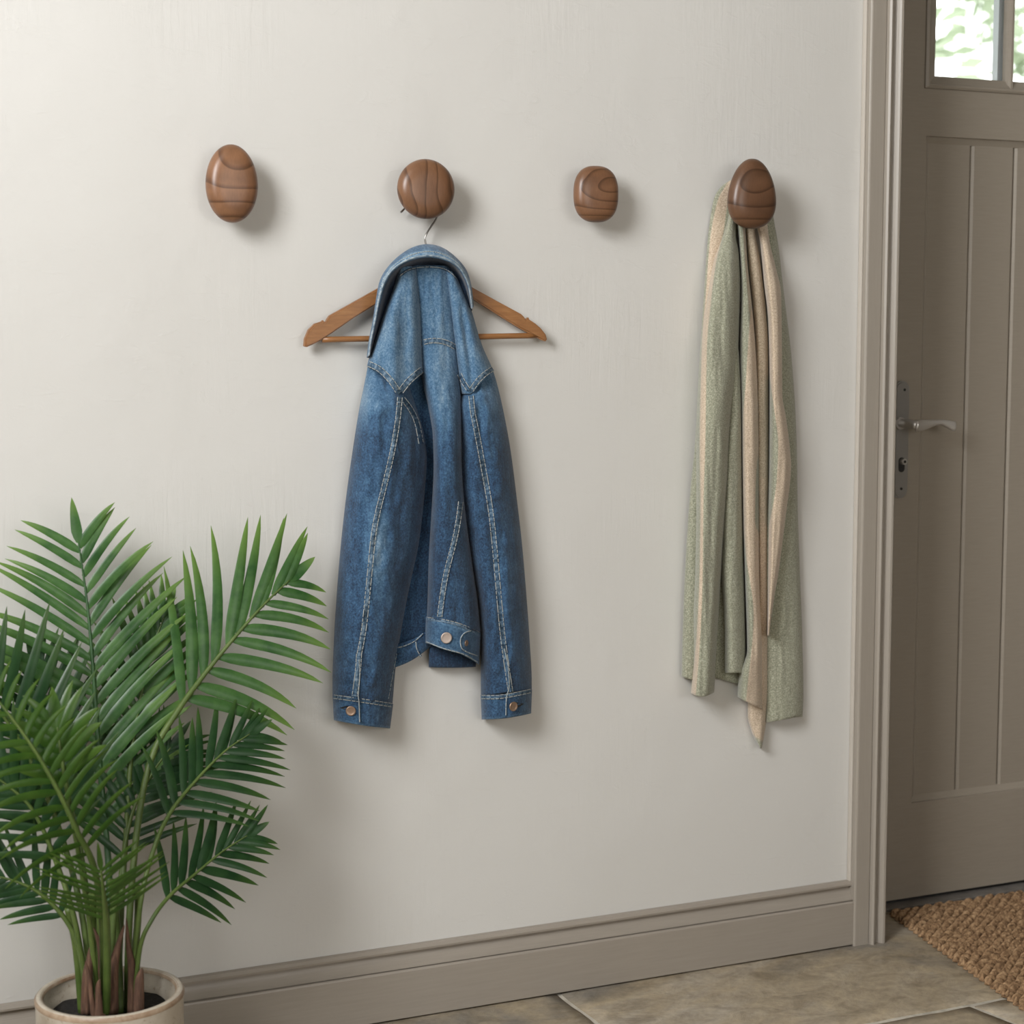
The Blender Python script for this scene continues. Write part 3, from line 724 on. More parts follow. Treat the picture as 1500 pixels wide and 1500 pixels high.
wb2 = quadpanel((574, 944), (574, 979), (636, 918), (632, 946), .014, .010, .004, 5)
panelobj('waistband', wb2, 24, 12, M['denim'], jk, lambda x, y, u, v: .10 + .08 * (v > .9), 'wear_tone'); PNL['wb2'] = wb2
wb3 = quadpanel((628, 942), (628, 977.5), (700, 950), (697, 977), .010, .012, .004, 1)
panelobj('waistband', wb3, 24, 12, M['denim'], jk, lambda x, y, u, v: -.05, 'wear_tone')  # inner band set darker than the outer one
wb = Panel(cv((900, 624), (943, 622.5)), cv((920, 705), (975, 702)), lambda u: 903 + 24 * u ** 1.15, lambda u: 942 + 10 * u + 22 * u ** 2.4 + 2 * math.sin(PI * u), None, .012)
wb.depth = lambda u, v, x, y: .014 + .072 * max(0, 1 - abs(2 * u - 1) ** 2.4) ** (1 / 1.9) + .0025 * (1 - abs(2 * v - 1) ** 6) + .0015 * nz(x * .1, y * .1)
panelobj('waistband', wb, 40, 18, M['denim'], jk, lambda x, y, u, v: .24 + .12 * (v < .12 or v > .92) + .08 * nz(x * .1, y * .1), 'wear_tone'); PNL['wb'] = wb
# cuffs
cl = quadpanel((487, 1019), (489, 1055), (576, 1031), (571.5, 1067), .012, .054, .008, 1.5, 2.6)
cL = panelobj('cuff', cl, 36, 16, M['denim'], jk, lambda x, y, u, v: .12 + .15 * (v > .92) + .10 * nz(x * .1, y * .1), 'wear_tone'); PNL['cl'] = cl
cr = quadpanel((704, 1018), (705.5, 1054), (779.5, 1010), (778, 1045), .012, .050, .008, 2.5, 2.6)
cR = panelobj('cuff', cr, 36, 16, M['denim'], jk, lambda x, y, u, v: .12 + .15 * (v > .92) + .10 * nz(x * .1, y * .1), 'wear_tone'); PNL['cr'] = cr
# seams: raised welt and two rows of stitching, laid on the panels they join
def sm(path, n):
    return [crom(path, i / n) for i in range(n + 1)]
def seam(keys, path, w=8.0, rows=(-.42, .42), h=.0026, thread='thread', welt=True, parent=None, wear_tone=.35, dash=(6.0, .7), amp=.5):
    ln = sum(math.dist(path[i], path[i + 1]) for i in range(len(path) - 1)); n = max(6, int(ln / 2.2)); pts = sm(path, n)
    def dep(x, y): return max(PNL[k].d(x, y) for k in keys)
    nor = []
    for i in range(n + 1):
        a, b2 = pts[max(i - 1, 0)], pts[min(i + 1, n)]; dx, dy = b2[0] - a[0], b2[1] - a[1]; l = math.hypot(dx, dy) or 1; nor.append((-dy / l, dx / l))
    if welt:
        vs, fs, at = [], [], []; m_ = 6
        for i in range(n + 1):
            x, y = pts[i]; nx, ny = nor[i]
            for k in range(m_ + 1):
                s = (k / m_ - .5); hh = h * (1 - abs(2 * s) ** 4) + (.0009 * nz(i * .55, s * 4, len(path)) * amp * 2 if 0 < k < m_ else 0)
                if k in (0, m_): hh = -.002
                X, Y = x + nx * s * w, y + ny * s * w
                vs.append(P(X, Y, -(dep(X, Y) + hh))); at.append(wear_tone * .9 + .05 + .75 * nz(i * .75, s * .8, 5))
        for i in range(n):
            for k in range(m_):
                a = i * (m_ + 1) + k; fs.append((a, a + 1, a + m_ + 2, a + m_ + 1))
        me = mesh('seam', vs, fs); attr(me, 'wear_tone', at); bm = bmesh.new(); bm.from_mesh(me); bmesh.ops.recalc_face_normals(bm, faces=bm.faces)
        if sum(f.normal.y for f in bm.faces) > 0: bmesh.ops.reverse_faces(bm, faces=bm.faces)
        bm.to_mesh(me); bm.free(); o = link('seam', me, M['seam'], parent or jk)
    else: o = parent or jk
    vs, fs = [], []
    for rr in rows:
        s = 0; last = None; run = []; on = True; acc = 0
        fine = []
        for i in range(n):
            for q in range(3):
                t = q / 3; fine.append((pts[i][0] + (pts[i + 1][0] - pts[i][0]) * t + nor[i][0] * rr * w, pts[i][1] + (pts[i + 1][1] - pts[i][1]) * t + nor[i][1] * rr * w))
        for a in fine:
            if last: acc += math.dist(a, last)
            last = a
            if acc % (dash[0] + dash[1]) < dash[0]: run.append(a)
            else:
                if len(run) > 2: tube((vs, fs), [P(x, y, -(dep(x, y) + h + .0001)) for x, y in run], .00062, 4)
                run = []
        if len(run) > 2: tube((vs, fs), [P(x, y, -(dep(x, y) + h + .0001)) for x, y in run], .00062, 4)
    if vs: link('stitching', mesh('stitching', vs, fs), M[thread], o)
seam(['la', 'ls'], [(540, 533), (556, 541), (572, 557), (583, 573)], 9)
seam(['la', 'ls'], [(587, 573), (598, 559), (610, 548), (619, 541)], 10)
seam(['ra', 'rs'], [(722, 540), (710, 548), (699, 559), (690, 572)], 8)
seam(['ra', 'rs', 'cp'], [(673, 548), (679, 560), (687, 572)], 7, wear_tone=.1)
seam(['cp'], [(621, 501), (632, 499), (645, 499.5), (657, 503), (668, 509)], 8)
seam(['ls', 'la'], [(586, 582), (582, 620), (574, 665), (562, 716), (553, 752), (547, 786), (540.5, 850), (533.5, 918), (526, 960)], 8)
seam(['ls'], [(526, 958), (524, 985), (519.5, 1020)], 9)
seam(['ls'], [(590, 584), (602, 600), (611, 620), (617, 650)], 8, wear_tone=.15)
seam(['rs', 'ra'], [(690, 580), (693, 606), (699, 636), (707.5, 682), (718, 743), (724.5, 801), (732, 886), (738, 945), (748, 1014)], 8, wear_tone=.25)
seam(['cp'], [(675, 735), (671, 765), (665, 795), (654, 838), (648, 872), (644, 904)], 8)
seam(['wb'], [(626, 907), (650, 910), (676, 917), (703, 929)], 5, (-.5,), .0022, wear_tone=.5)
seam(['wb'], [(624, 940), (650, 950), (678, 958), (700, 970)], 2.5, (0,), .0016, wear_tone=.7)
seam(['wb2'], [(577, 949), (590, 947), (606, 940), (620, 928)], 3, (0,), .0018, wear_tone=.3)
seam(['wb2'], [(609, 940), (611, 952), (617, 962)], 3, (0,), .0018, wear_tone=.3)
seam(['cl'], [(489, 1020.5), (515, 1024), (545, 1028.5), (574, 1033)], 5, (-.5, .5), .0028, wear_tone=.25)
seam(['cr'], [(705.5, 1021), (730, 1021), (755, 1017), (778, 1012)], 5, (-.5, .5), .0028, wear_tone=.25)
seam(['ls'], [(583, 948), (576, 985), (569, 1024)], 4, (0,), .0014, wear_tone=.2)
seam(['ls', 'cl'], [(526, 966), (527, 990), (525, 1018), (526, 1030), (527, 1058)], 2.2, (0,), .0030, wear_tone=.9)
seam(['rs', 'cr'], [(739, 950), (744, 975), (746, 1005), (742, 1022), (741, 1048)], 2.2, (0,), .0030, wear_tone=.9)
seam(['wb'], [(690, 924), (681, 927), (675, 935), (675, 945), (680, 953), (700, 961)], 2.4, (0,), .0022, wear_tone=.9)
# buttons
def button(x, y, key, r, mat, h=.004):
    d = PNL[key].d(x, y); c = P(x, y, -d); vs, fs = [], []
    # local normal from the cloth
    nx = (PNL[key].d(x + 3, y) - PNL[key].d(x - 3, y)) / (6 * PX); nrm = Vector((-nx, -1, 0)).normalized()
    q = nrm.to_track_quat('Z', 'Y'); prof_ = [(r * .7, 0), (r * .95, h * .35), (r, h * .6), (r * .96, h * .85), (r * .85, h), (r * .72, h * .86), (r * .4, h * .8), (0.0002, h * .84)]
    n = 24
    for (rr, hh) in prof_:
        for k in range(n):
            a = 2 * PI * k / n; vs.append(c + q @ Vector((rr * math.cos(a), rr * math.sin(a), hh)))
    for j in range(len(prof_) - 1):
        for k in range(n): k2 = (k + 1) % n; fs.append((j * n + k, j * n + k2, (j + 1) * n + k2, (j + 1) * n + k))
    link('button', mesh('button', vs, fs), mat, jk)
button(653.5, 934, 'wb', .0098, M['buttonm']); button(514, 1041, 'cl', .0085, M['brass']); button(751, 1034.5, 'cr', .0085, M['brass'])
button(682.5, 942, 'wb', .0055, M['brass'], .002)
# button-hole wedges beside the cuff buttons
def hole(pts, key, mat=M['dark']):
    vs = [P(x, y, -(PNL[key].d(x, y) + .0022)) for x, y in pts]; n = len(vs); vs += [v + Vector((0, .002, 0)) for v in vs]
    fs = [tuple(range(n)), tuple(range(2 * n - 1, n - 1, -1))] + [(i, (i + 1) % n, n + (i + 1) % n, n + i) for i in range(n)]
    link('buttonhole', mesh('buttonhole', vs, fs), mat, jk, smooth=False)
hole([(498, 1037), (509, 1034), (516, 1038), (512, 1042)], 'cl'); hole([(768, 1031), (754, 1028), (749, 1033), (756, 1038)], 'cr')
# collar: a band standing up round the neck, its rim curled forward
rimp = [(540.5, 521), (543, 500), (549, 470), (555, 440), (562, 415), (573, 397), (590, 384), (612, 376), (634, 374.5), (655, 380), (671, 390), (682, 406), (688, 425), (691.5, 452)]
outp = [(538, 524), (541, 500), (547, 468), (552, 436), (557, 412), (567, 394), (583, 377), (604, 363.5), (626, 358.5), (648, 363.5), (668, 378), (683, 397), (690, 421), (693, 449)]
inp = [(543, 521), (551, 500), (561, 470), (571, 440), (580, 418), (588, 405), (598, 397), (612, 391), (630, 389.5), (646, 391), (660, 397), (671, 410), (680, 427), (688, 450)]
deprim = [.058, .062, .068, .074, .079, .083, .086, .087, .087, .084, .079, .072, .064, .052]
def collar():
    nA, nB = 90, 22; vs, fs, at = [], [], []
    for i in range(nA + 1):
        t = i / nA; o_ = crom(outp, t); r = crom(rimp, t); q = crom(inp, t); dr = crom([(d,) for d in deprim], t)[0]
        keys = [(o_[0] + (624 - o_[0]) * .04, o_[1] + (4 if 390 > o_[1] else 0), dr * .28), (o_[0], o_[1], dr * .55), ((o_[0] + r[0]) / 2, (o_[1] + r[1]) / 2 - .3, dr * .90), (r[0], r[1], dr), (r[0] * .8 + q[0] * .2, r[1] * .8 + q[1] * .2, dr - .007), ((r[0] + q[0]) / 2, (r[1] + q[1]) / 2, dr * .52), (q[0], q[1], .032), (q[0] * .94 + 625 * .06, q[1] + 3, .030)]
        for k in range(nB + 1):
            x, y, d = crom(keys, k / nB)
            d += .0016 * nz(i * .25, k * .3, 2) + .0012 * nz(i * .9, k * .2, 8)
            vs.append(P(x, y, -d)); at.append(.30 + (.25 if .30 < k / nB < .46 else 0) - (.42 if k / nB > .50 else 0) + .25 * nz(i * .8, k * .2, 4) * (k / nB < .46))  # rim set lighter, inner half of the collar set darker
    for i in range(nA):
        for k in range(nB): a = i * (nB + 1) + k; fs.append((a, a + 1, a + nB + 2, a + nB + 1))
    me = mesh('collar', vs, fs); attr(me, 'wear_tone', at); o = link('collar', me, M['denim'], jk)
    md = o.modifiers.new('s', 'SOLIDIFY'); md.thickness = .0022; md.offset = 0
    vs, fs = [], []
    for off, rad in ((0, .0016),):
        pp = [crom(rimp, i / 120) for i in range(121)]; dd = [crom([(d,) for d in deprim], i / 120)[0] for i in range(121)]
        tube((vs, fs), [P(x, y, -(d + .0005)) for (x, y), d in zip(pp, dd)], rad, 6)
    link('collar_piping', mesh('collar_piping', vs, fs), M['seamlight'], o)
    vs, fs = [], []
    pp = [(a[0] * .62 + b[0] * .38, a[1] * .62 + b[1] * .38, d * .96 + .001) for a, b, d in ((crom(rimp, i / 240), crom(outp, i / 240), crom([(d,) for d in deprim], i / 240)[0]) for i in range(241))]
    for i in range(0, 238, 3): tube((vs, fs), [P(x, y, -(d + .001)) for x, y, d in pp[i:i + 3]], .0007, 4)
    for i in range(0, 60): pass
    link('stitching', mesh('stitching', vs, fs), M['thread'], o)
M['seamlight'] = mat_grad('worn_denim_edge', [(.3, (.10, .16, .22)), (.55, (.30, .36, .40)), (.8, (.50, .53, .53))], 160, .9)
collar()
# neck facing inside the collar
Nf = Panel(cv((375, 584), (400, 568), (450, 553), (520, 541)), cv((375, 672), (400, 684), (430, 691), (460, 692), (520, 704)), lambda u: 392 - 14 * math.sin(PI * u), lambda u: 515 - 60 * u, lambda u, v, x, y: .029 + .006 * math.sin(PI * u), .026)
panelobj('neck_facing', Nf, 24, 20, M['denim'], jk, lambda x, y, u, v: -.25, 'wear_tone')  # one even value, darker than the outer denim
PNL['neck'] = quadpanel((584, 404), (584, 420), (672, 404), (672, 420), .028, .008, .004)
seam(['la', 'cp', 'ra'], [(586, 404), (597, 396), (612, 392), (630, 391), (648, 393), (660, 399), (668, 407)], 5, (0,), .0018, wear_tone=.1)

# ------------------------------------------------------------------ SCARF
def stripe(fid):
    def edge(c, x, y, s=1): return sstep(-.7, .7, (x - c(y)) * s)
    bl = cv((270, 1064), (292, 1052), (353, 1040), (430, 1034), (507, 1028), (660, 1025), (734, 1026), (828, 1025), (922, 1021), (1016, 1012))
    br = cv((250, 1085), (292, 1067), (338, 1060), (384, 1049), (445, 1041), (507, 1035.5), (660, 1033), (734, 1030.5), (859, 1029), (953, 1024.5), (1019, 1019))
    f4a = cv((330, 1096), (430, 1102), (476, 1098), (520, 1095), (568, 1092), (620, 1088), (765, 1089), (815, 1093), (900, 1104), (1025, 1093))
    f4b = cv((330, 1200), (600, 1130), (690, 1108), (765, 1106), (800, 1122), (840, 1130))
    def f(x, y, u, v):
        if fid in (1, 2): return edge(bl, x, y) * (1 - edge(br, x, y))
        if fid == 4:
            if y < 455: return .55 * sstep(.6, .8, u)
            return edge(f4a, x, y) * (1 - edge(f4b, x, y))
        if fid == 5: return .75 if y < 700 else (1.0 if y < 1076 else 1 - sstep(1074, 1079, y + (x - 1101) * -.6))
        if fid == 6:
            g = cv((540, 1126), (600, 1134), (650, 1140), (700, 1138), (800, 1120)); return 1 if y < 545 else edge(g, x, y)
        return 0
    return f
def fold(L, R, top, bot, d0, th, p=2.4, seed=0, back=.008, amp=.004, topd=None, rib=True):
    pn = Panel(L, R, top, bot, None, None)
    def dep(u, v, x, y):
        k = sstep(300, 430, y)
        d = d0 * (.6 + .4 * k) + th * (.42 + .58 * k) * max(0, 1 - abs(2 * u - 1) ** p) ** (1 / 1.8)
        d += math.sin(PI * u) * k * (amp * nz(x * .06, y * .006, seed) + amp * .4 * nz(x * .15, y * .02, seed + 3))
        return d
    pn.depth = dep; pn.back = lambda u, v, x, y: max(.003, min(d0 * .5, .02))
    return pn
VS, FS, AT = [], [], []
def addfold(fid, pn, nu=44, nv=190):
    pn.cosu = False; pn.geo(VS, FS, AT, nu, nv, stripe(fid))
eS1 = cv((262, 1074), (266, 1066), (275, 1055), (289, 1046.5), (310, 1042), (347, 1037), (415, 1032), (491, 1027), (568, 1023), (660, 1017), (703, 1012.5), (772, 1007), (891, 1001), (985, 998.5), (1020, 998))
eF2l = cv((264, 1090), (300, 1072), (347, 1063), (384, 1052), (430, 1044), (507, 1034), (568, 1030), (660, 1027), (734, 1027), (828, 1025.5), (922, 1021), (1016, 1011.5))
eF2r = cv((300, 1078), (345, 1078), (369, 1083), (415, 1086), (476, 1084.5), (553, 1080), (614, 1073), (660, 1070), (703, 1068), (765, 1062.5), (828, 1057.5), (906, 1052.5), (953, 1049.5), (1016, 1046))
addfold(1, fold(eS1, lambda y: eF2l(y) + 16, const(263), lambda u: 991 + 10 * u, .010, .022, 2.2, 1))
addfold(2, fold(lambda y: eF2l(y) - (.5 + 7.5 * sstep(300, 380, y)) * (1 - sstep(880, 1000, y)) , eF2r, const(300), lambda u: 1015 + 6 * math.sin(PI * u) - 1 * u, .006, .070, 3.2, 5, amp=.006), 56)
addfold(3, fold(cv((480, 1070), (600, 1065), (700, 1058), (830, 1055), (906, 1060), (953, 1061), (985, 1061)), cv((420, 1079), (480, 1079), (522, 1084), (599, 1088), (703, 1088.5), (797, 1089.5), (891, 1092), (985, 1093.5)), const(420), const(985.5), .004, .046, 3.0, 9))
addfold(4, fold(cv((300, 1076), (353, 1082), (415, 1085), (507, 1083), (599, 1085), (765, 1088), (860, 1091), (953, 1093.5), (985, 1082), (1021, 1080)), cv((300, 1090), (384, 1095), (445, 1101.5), (507, 1107), (568, 1110), (660, 1112), (765, 1112), (859, 1113), (938, 1117), (1038, 1118)), const(300), lambda u: 1021 + 19 * u, .005, .052, 3.2, 13))
addfold(5, fold(cv((300, 1090), (384, 1096), (507, 1106), (660, 1108), (859, 1110), (985, 1098), (1047, 1095), (1072, 1101), (1096, 1113)), cv((300, 1104), (338, 1106), (384, 1114), (445, 1121.5), (507, 1126), (660, 1126.5), (765, 1125), (922, 1126.5), (1000, 1127), (1060, 1122), (1096, 1116)), const(300), lambda u: 1096, .003, .026, 3.0, 17))
addfold(6, fold(cv((300, 1098), (353, 1113), (415, 1119), (476, 1125.5), (568, 1127), (660, 1126.5), (765, 1125.5), (931, 1124)), cv((300, 1122), (353, 1128), (390, 1137), (430, 1145), (507, 1146.5), (577, 1147), (614, 1153), (660, 1158.5), (680, 1160), (703, 1159), (743, 1154), (790, 1148), (834, 1142), (891, 1132), (931, 1127)), const(300), const(931), .005, .060, 3.2, 21))
addfold(7, fold(cv((300, 1106), (400, 1120), (600, 1128), (860, 1120), (1060, 1121)), cv((300, 1130), (323, 1134), (369, 1141.5), (409, 1146), (451, 1151), (507, 1158), (553, 1162), (599, 1165), (660, 1167.5), (734, 1168.5), (828, 1171.5), (922, 1175), (1016, 1177), (1047, 1176)), const(300), lambda u: 1058 - 3 * u - 9 * u * u + 4 * u ** 6, .008, .026, 2.6, 25), 44)
addfold(7, fold(cv((700, 1040), (990, 1044)), cv((700, 1092), (990, 1090)), const(600), lambda u: 992 + 12 * u, .006, .012, 2.4, 29), 24, 60)
# the loop over the peg
addfold(7, fold(cv((262, 1080), (285, 1068), (325, 1072)), cv((262, 1112), (285, 1126), (325, 1122)), lambda u: 272 - 9 * math.sin(PI * u), const(316), .010, .026, 2.6, 31), 20, 20)
me = mesh('scarf', VS, FS); attr(me, 'stripe', AT)
bm = bmesh.new(); bm.from_mesh(me); bmesh.ops.recalc_face_normals(bm, faces=bm.faces); bm.to_mesh(me); bm.free()
sc = link('scarf', me, M['scarf'])
tag(sc, 'sage green and beige striped knitted scarf draped over the egg-shaped walnut hook', 'scarf')

# ------------------------------------------------------------------ PALM IN ITS POT
py_ = -.27
pc = P(161, 1452, py_); px0, pr_ = pc.x, 0
pl = (P(51, 1441, py_) - P(271, 1441, py_)).length / 2 * .97
rz = pc.z
palm = thing('potted_palm', 'green feather-leaved palm in a cream stoneware pot standing by the left baseboard', 'plant', (px0, py_, 0))
def lathe(name, prof, mat, parent, n=72, cx=px0, cy=py_):
    vs, fs = [], []
    for r, z in prof:
        for k in range(n): a = 2 * PI * k / n; vs.append((cx + r * math.cos(a), cy + r * math.sin(a), z))
    for j in range(len(prof) - 1):
        for k in range(n): k2 = (k + 1) % n; fs.append((j * n + k, j * n + k2, (j + 1) * n + k2, (j + 1) * n + k))
    return link(name, mesh(name, vs, fs), mat, parent)
R_ = pl; t_ = .0125
potm, nt, b_ = newmat('cream_stoneware')
vz = objcoord(nt); n1 = noise_t(nt, vz, 20, 6, .65); n2 = noise_t(nt, vz, 160, 3, .6)
r1 = ramp(nt, [(.3, (.36, .305, .235)), (.52, (.46, .405, .325)), (.7, (.52, .47, .395))], n1.outputs[0]); r2 = ramp(nt, [(.30, (.60, .50, .40)), (.40, (1, 1, 1))], n2.outputs[0])
sx_ = N(nt, 'ShaderNodeSeparateXYZ'); nt.links.new(vz, sx_.inputs[0]); ad = N(nt, 'ShaderNodeMath', operation='MULTIPLY_ADD'); nt.links.new(n1.outputs[0], ad.inputs[0]); ad.inputs[1].default_value = .012; nt.links.new(sx_.outputs[2], ad.inputs[2])
c_ = mixc(nt, .7, r1.outputs[0], r2.outputs[0], 'MULTIPLY')
nt.links.new(c_, b_.inputs['Base Color']); b_.inputs['Roughness'].default_value = .38; bump(nt, b_, n2.outputs[0], .1, .001)
pot = lathe('pot', [(0.001, .002), (R_ * .80, .002), (R_ * .86, .006), (R_ * .90, .02), (R_ * .965, .07), (R_ * .985, rz * .55), (R_ * .99, rz - .016), (R_, rz - .009), (R_ - .0005, rz - .003)], potm, palm)
lathe('rim', [(R_ - .0005, rz - .003), (R_ - .003, rz + .0005), (R_ - t_ * .5, rz + .0012), (R_ - t_ + .002, rz), (R_ - t_, rz - .003)], potm, pot)
lathe('rim_edge', [(R_ + .0004, rz - .0075), (R_ + .0003, rz - .0035), (R_ - .0020, rz - .0002)], M['rim'], pot)
lathe('rim_edge', [(R_ - t_ + .0035, rz + .0006), (R_ - t_ + .0006, rz - .001), (R_ - t_ - .0006, rz - .005)], M['rim'], pot)
lathe('inner_wall', [(R_ - t_, rz - .003), (R_ - t_ - .0005, rz - .02), (R_ - t_ - .004, rz - .022), (R_ - t_ - .005, rz - .075)], potm, pot)
sp_, fp_ = [], []; nr_, na_ = 14, 48; zs = rz - .034
for j in range(nr_ + 1):
    for k in range(na_):
        r = (R_ - t_ - .004) * j / nr_ + 1e-4; a = 2 * PI * k / na_; x, y = r * math.cos(a), r * math.sin(a)
        sp_.append((px0 + x, py_ + y, zs + .005 * nz(x * 60, y * 60) + .004 * nz(x * 25, y * 25, 4)))
for j in range(nr_):
    for k in range(na_): k2 = (k + 1) % na_; fp_.append((j * na_ + k, j * na_ + k2, (j + 1) * na_ + k2, (j + 1) * na_ + k))
link('soil', mesh('soil', sp_, fp_), M['soil'], palm)

def frond(path, start, mat, n=18, lenpx=(90, 140, 70), side=(1, 1), ang=(50, 28), seed=0, wpx=9.5, tilt=.25, droop=.12, stalkr=.0042, face=-.2, asym=(0, 0), bend=.15, smat='stalk', tipl=True):
    """path: [(px,py,Y)] from the soil to the tip; leaflets from fraction `start` on. lenpx = leaflet length near base, middle, tip"""
    rg = random.Random(seed); NP = 60
    pts = [Vector(P(x, y, Y)) for x, y, Y in (crom(path, i / NP) for i in range(NP + 1))]
    ps = PX * .93
    fr_vs, fr_fs, at = [], [], []
    viewdir = Vector((-.35, -1, .25)).normalized()
    for i in range(n):
        for sgn in (1, -1):
            if (side[0] if sgn == 1 else side[1]) == 0: continue
            t = (i + .5 + (0.18 if sgn == 1 else -.18) + rg.uniform(-.12, .12)) / n
            s = start + (1 - start) * t * .985; f = s * NP; k = min(int(f), NP - 1); p = pts[k].lerp(pts[k + 1], f - k)
            tan = (pts[min(k + 2, NP)] - pts[max(k - 1, 0)]).normalized()
            fc = Vector((face, -1, .15)).normalized(); sd = tan.cross(fc).normalized() * sgn     # sgn 1: right-hand side of an upright stalk
            if sgn == 1 and sd.x < 0 and tan.z > .0 or sgn == -1 and sd.x > 0 and tan.z > 0: sd = -sd
            up = sd.cross(tan).normalized();
            if up.dot(fc) < 0: up = -up
            l = (lenpx[0] * (1 - 2 * t) + lenpx[1] * 2 * t) if t < .5 else (lenpx[1] * (2 - 2 * t) + lenpx[2] * (2 * t - 1))
            ac = asym[0] if sgn == 1 else asym[1]
            l *= ps * rg.uniform(.93, 1.07) * (side[0] if sgn == 1 else side[1])
            an = math.radians(ang[0] + (ang[1] - ang[0]) * t + ac + rg.uniform(-4, 4))
            dr = (tan * math.cos(an) + sd * math.sin(an) + up * (tilt + rg.uniform(-.10, .10))).normalized()
            kb = rg.uniform(.3, 1.7); crv = (sd * bend * .9 * kb + tan * -bend * .5 * kb if bend > 0 else tan * -bend * kb)
            W = wpx * ps * rg.uniform(.9, 1.1) * (.75 + .25 * math.sin(PI * min(1, t + .2)))
            m = 9; b0 = len(fr_vs); q = p.copy(); d = dr.copy()
            for j in range(m + 1):
                v = j / m; w = W * (min(1, (v + .06) / .22) ** .6) * (1 - v ** 2.6) ** .8 * .5 + .0002
                wd = d.cross(up).normalized(); nn = wd.cross(d).normalized()
                if nn.dot(fc) < 0: nn = -nn
                rot = rg.uniform(-.02, .02)
                fr_vs += [q - wd * w - nn * w * .35, q.copy(), q + wd * w - nn * w * .35]; at += [v, v, v]
                q = q + d * (l / m)
                d = (d + (crv * .22 + Vector((0, 0, -1)) * droop * (.3 + v)) * .5 + up * -.02).normalized()
            for j in range(m):
                a = b0 + j * 3; fr_fs += [(a, a + 1, a + 4, a + 3), (a + 1, a + 2, a + 5, a + 4)]
    if tipl:
        p = pts[-1]; tan = (pts[-1] - pts[-4]).normalized(); fc = Vector((face, -1, .15)).normalized(); wd = tan.cross(fc).normalized(); b0 = len(fr_vs); l = lenpx[2] * ps * .8; m = 8; nn = wd.cross(tan)
        for j in range(m + 1):
            v = j / m; w = wpx * ps * .5 * (min(1, (v + .1) / .3)) * (1 - v ** 2.2) ** .8 + .0002; q = p + tan * l * v
            fr_vs += [q - wd * w, q - nn * w * .2, q + wd * w]; at += [v, v, v]
        for j in range(m): a = b0 + j * 3; fr_fs += [(a, a + 1, a + 4, a + 3), (a + 1, a + 2, a + 5, a + 4)]
    # keep everything on the room side of the wall
    for v in fr_vs:
        if v.y > -.012: v.y = -.012 - (v.y + .012) * .05
    me = mesh('frond', fr_vs, fr_fs); attr(me, 'along', at); o = link('frond', me, mat, palm)
    vs, fs = [], []; tube((vs, fs), pts, lambda a: stalkr * (1.15 - .3 * a if a < start else (1.15 - .3 * start) * (1 - (a - start) / (1 - start) * .78)), 8)
    link('stalk', mesh('stalk', vs, fs), M[smat], o)
L1, L2, L3 = M['leaf1'], M['leaf2'], M['leaf3']
def soilp(px, py): return (px, py, py_)
# A tall upright frond
frond([(154, 1484, -.27), (158, 1370, -.25), (160, 1290, -.20), (154, 1205, -.17), (146, 1120, -.15), (140, 1035, -.13), (134, 950, -.115), (126, 870, -.10), (115, 795, -.09)], .36, L1, 18, (140, 175, 74), (.98, 1.06), (52, 42), 1, 14.5, .08, .05, .0048, bend=.16, face=-.15, smat='stalkd', asym=(-6, 4))
# B right arching frond
frond([(186, 1484, -.27), (190, 1340, -.26), (203, 1200, -.22), (224, 1105, -.19), (260, 1042, -.17), (300, 987, -.15), (345, 932, -.14), (388, 884, -.13), (424, 850, -.12)], .505, L1, 10, (168, 160, 62), (.86, 1.12), (54, 30), 2, 16.5, .08, .10, .0048, asym=(13, -13), bend=.16, face=-.1)
# C mid right
frond([(192, 1484, -.29), (205, 1330, -.30), (225, 1245, -.27), (250, 1190, -.24), (290, 1140, -.21), (330, 1100, -.19), (366, 1075, -.18)], .47, L2, 11, (100, 108, 46), (1.05, .95), (56, 26), 3, 12, .05, .05, .0034, asym=(6, -8), bend=.14)
# D low right
frond([(196, 1484, -.30), (205, 1390, -.31), (222, 1348, -.31), (248, 1313, -.29), (285, 1281, -.26), (325, 1248, -.24), (362, 1224, -.23)], .47, L2, 10, (88, 92, 44), (1.0, 1.05), (56, 24), 4, 12, .05, .05, .0032, asym=(6, -8), bend=.14)
# E big front-left arching frond
frond([(150, 1484, -.30), (150, 1360, -.33), (138, 1272, -.36), (114, 1220, -.38), (86, 1160, -.39), (50, 1098, -.39), (5, 1036, -.38), (-40, 985, -.37)], .33, L3, 15, (112, 90, 46), (.80, 1.0), (62, 50), 5, 9.2, .14, .18, .0044, bend=.22, face=.2)
# F centre front, leaning to the viewer
frond([(156, 1484, -.31), (157, 1400, -.34), (156, 1350, -.37), (152, 1310, -.40), (148, 1275, -.42)], .50, L3, 9, (88, 92, 56), (1, 1), (56, 48), 6, 6.8, .02, .0, .0052, bend=.12)
# G low left
frond([(128, 1484, -.27), (118, 1400, -.27), (98, 1350, -.26), (60, 1310, -.25), (20, 1290, -.24), (-25, 1280, -.23)], .42, L2, 10, (60, 95, 50), (1, 1), (55, 30), 7, 10, .08, .05, .0036, bend=.08)
# H left upper, behind
frond([(138, 1484, -.26), (120, 1340, -.24), (95, 1240, -.20), (62, 1150, -.18), (25, 1080, -.16), (-20, 1015, -.15), (-50, 985, -.14)], .38, L2, 13, (120, 165, 60), (1, 1), (60, 38), 8, 14, .05, .02, .0042, bend=-.10)
# I behind, between A and B
frond([(172, 1484, -.25), (178, 1330, -.22), (186, 1200, -.18), (192, 1110, -.15), (204, 1030, -.13), (222, 955, -.11), (240, 905, -.10)], .44, L1, 12, (100, 120, 55), (.9, 1), (48, 22), 9, 13, .05, .04, .0042, bend=.05)
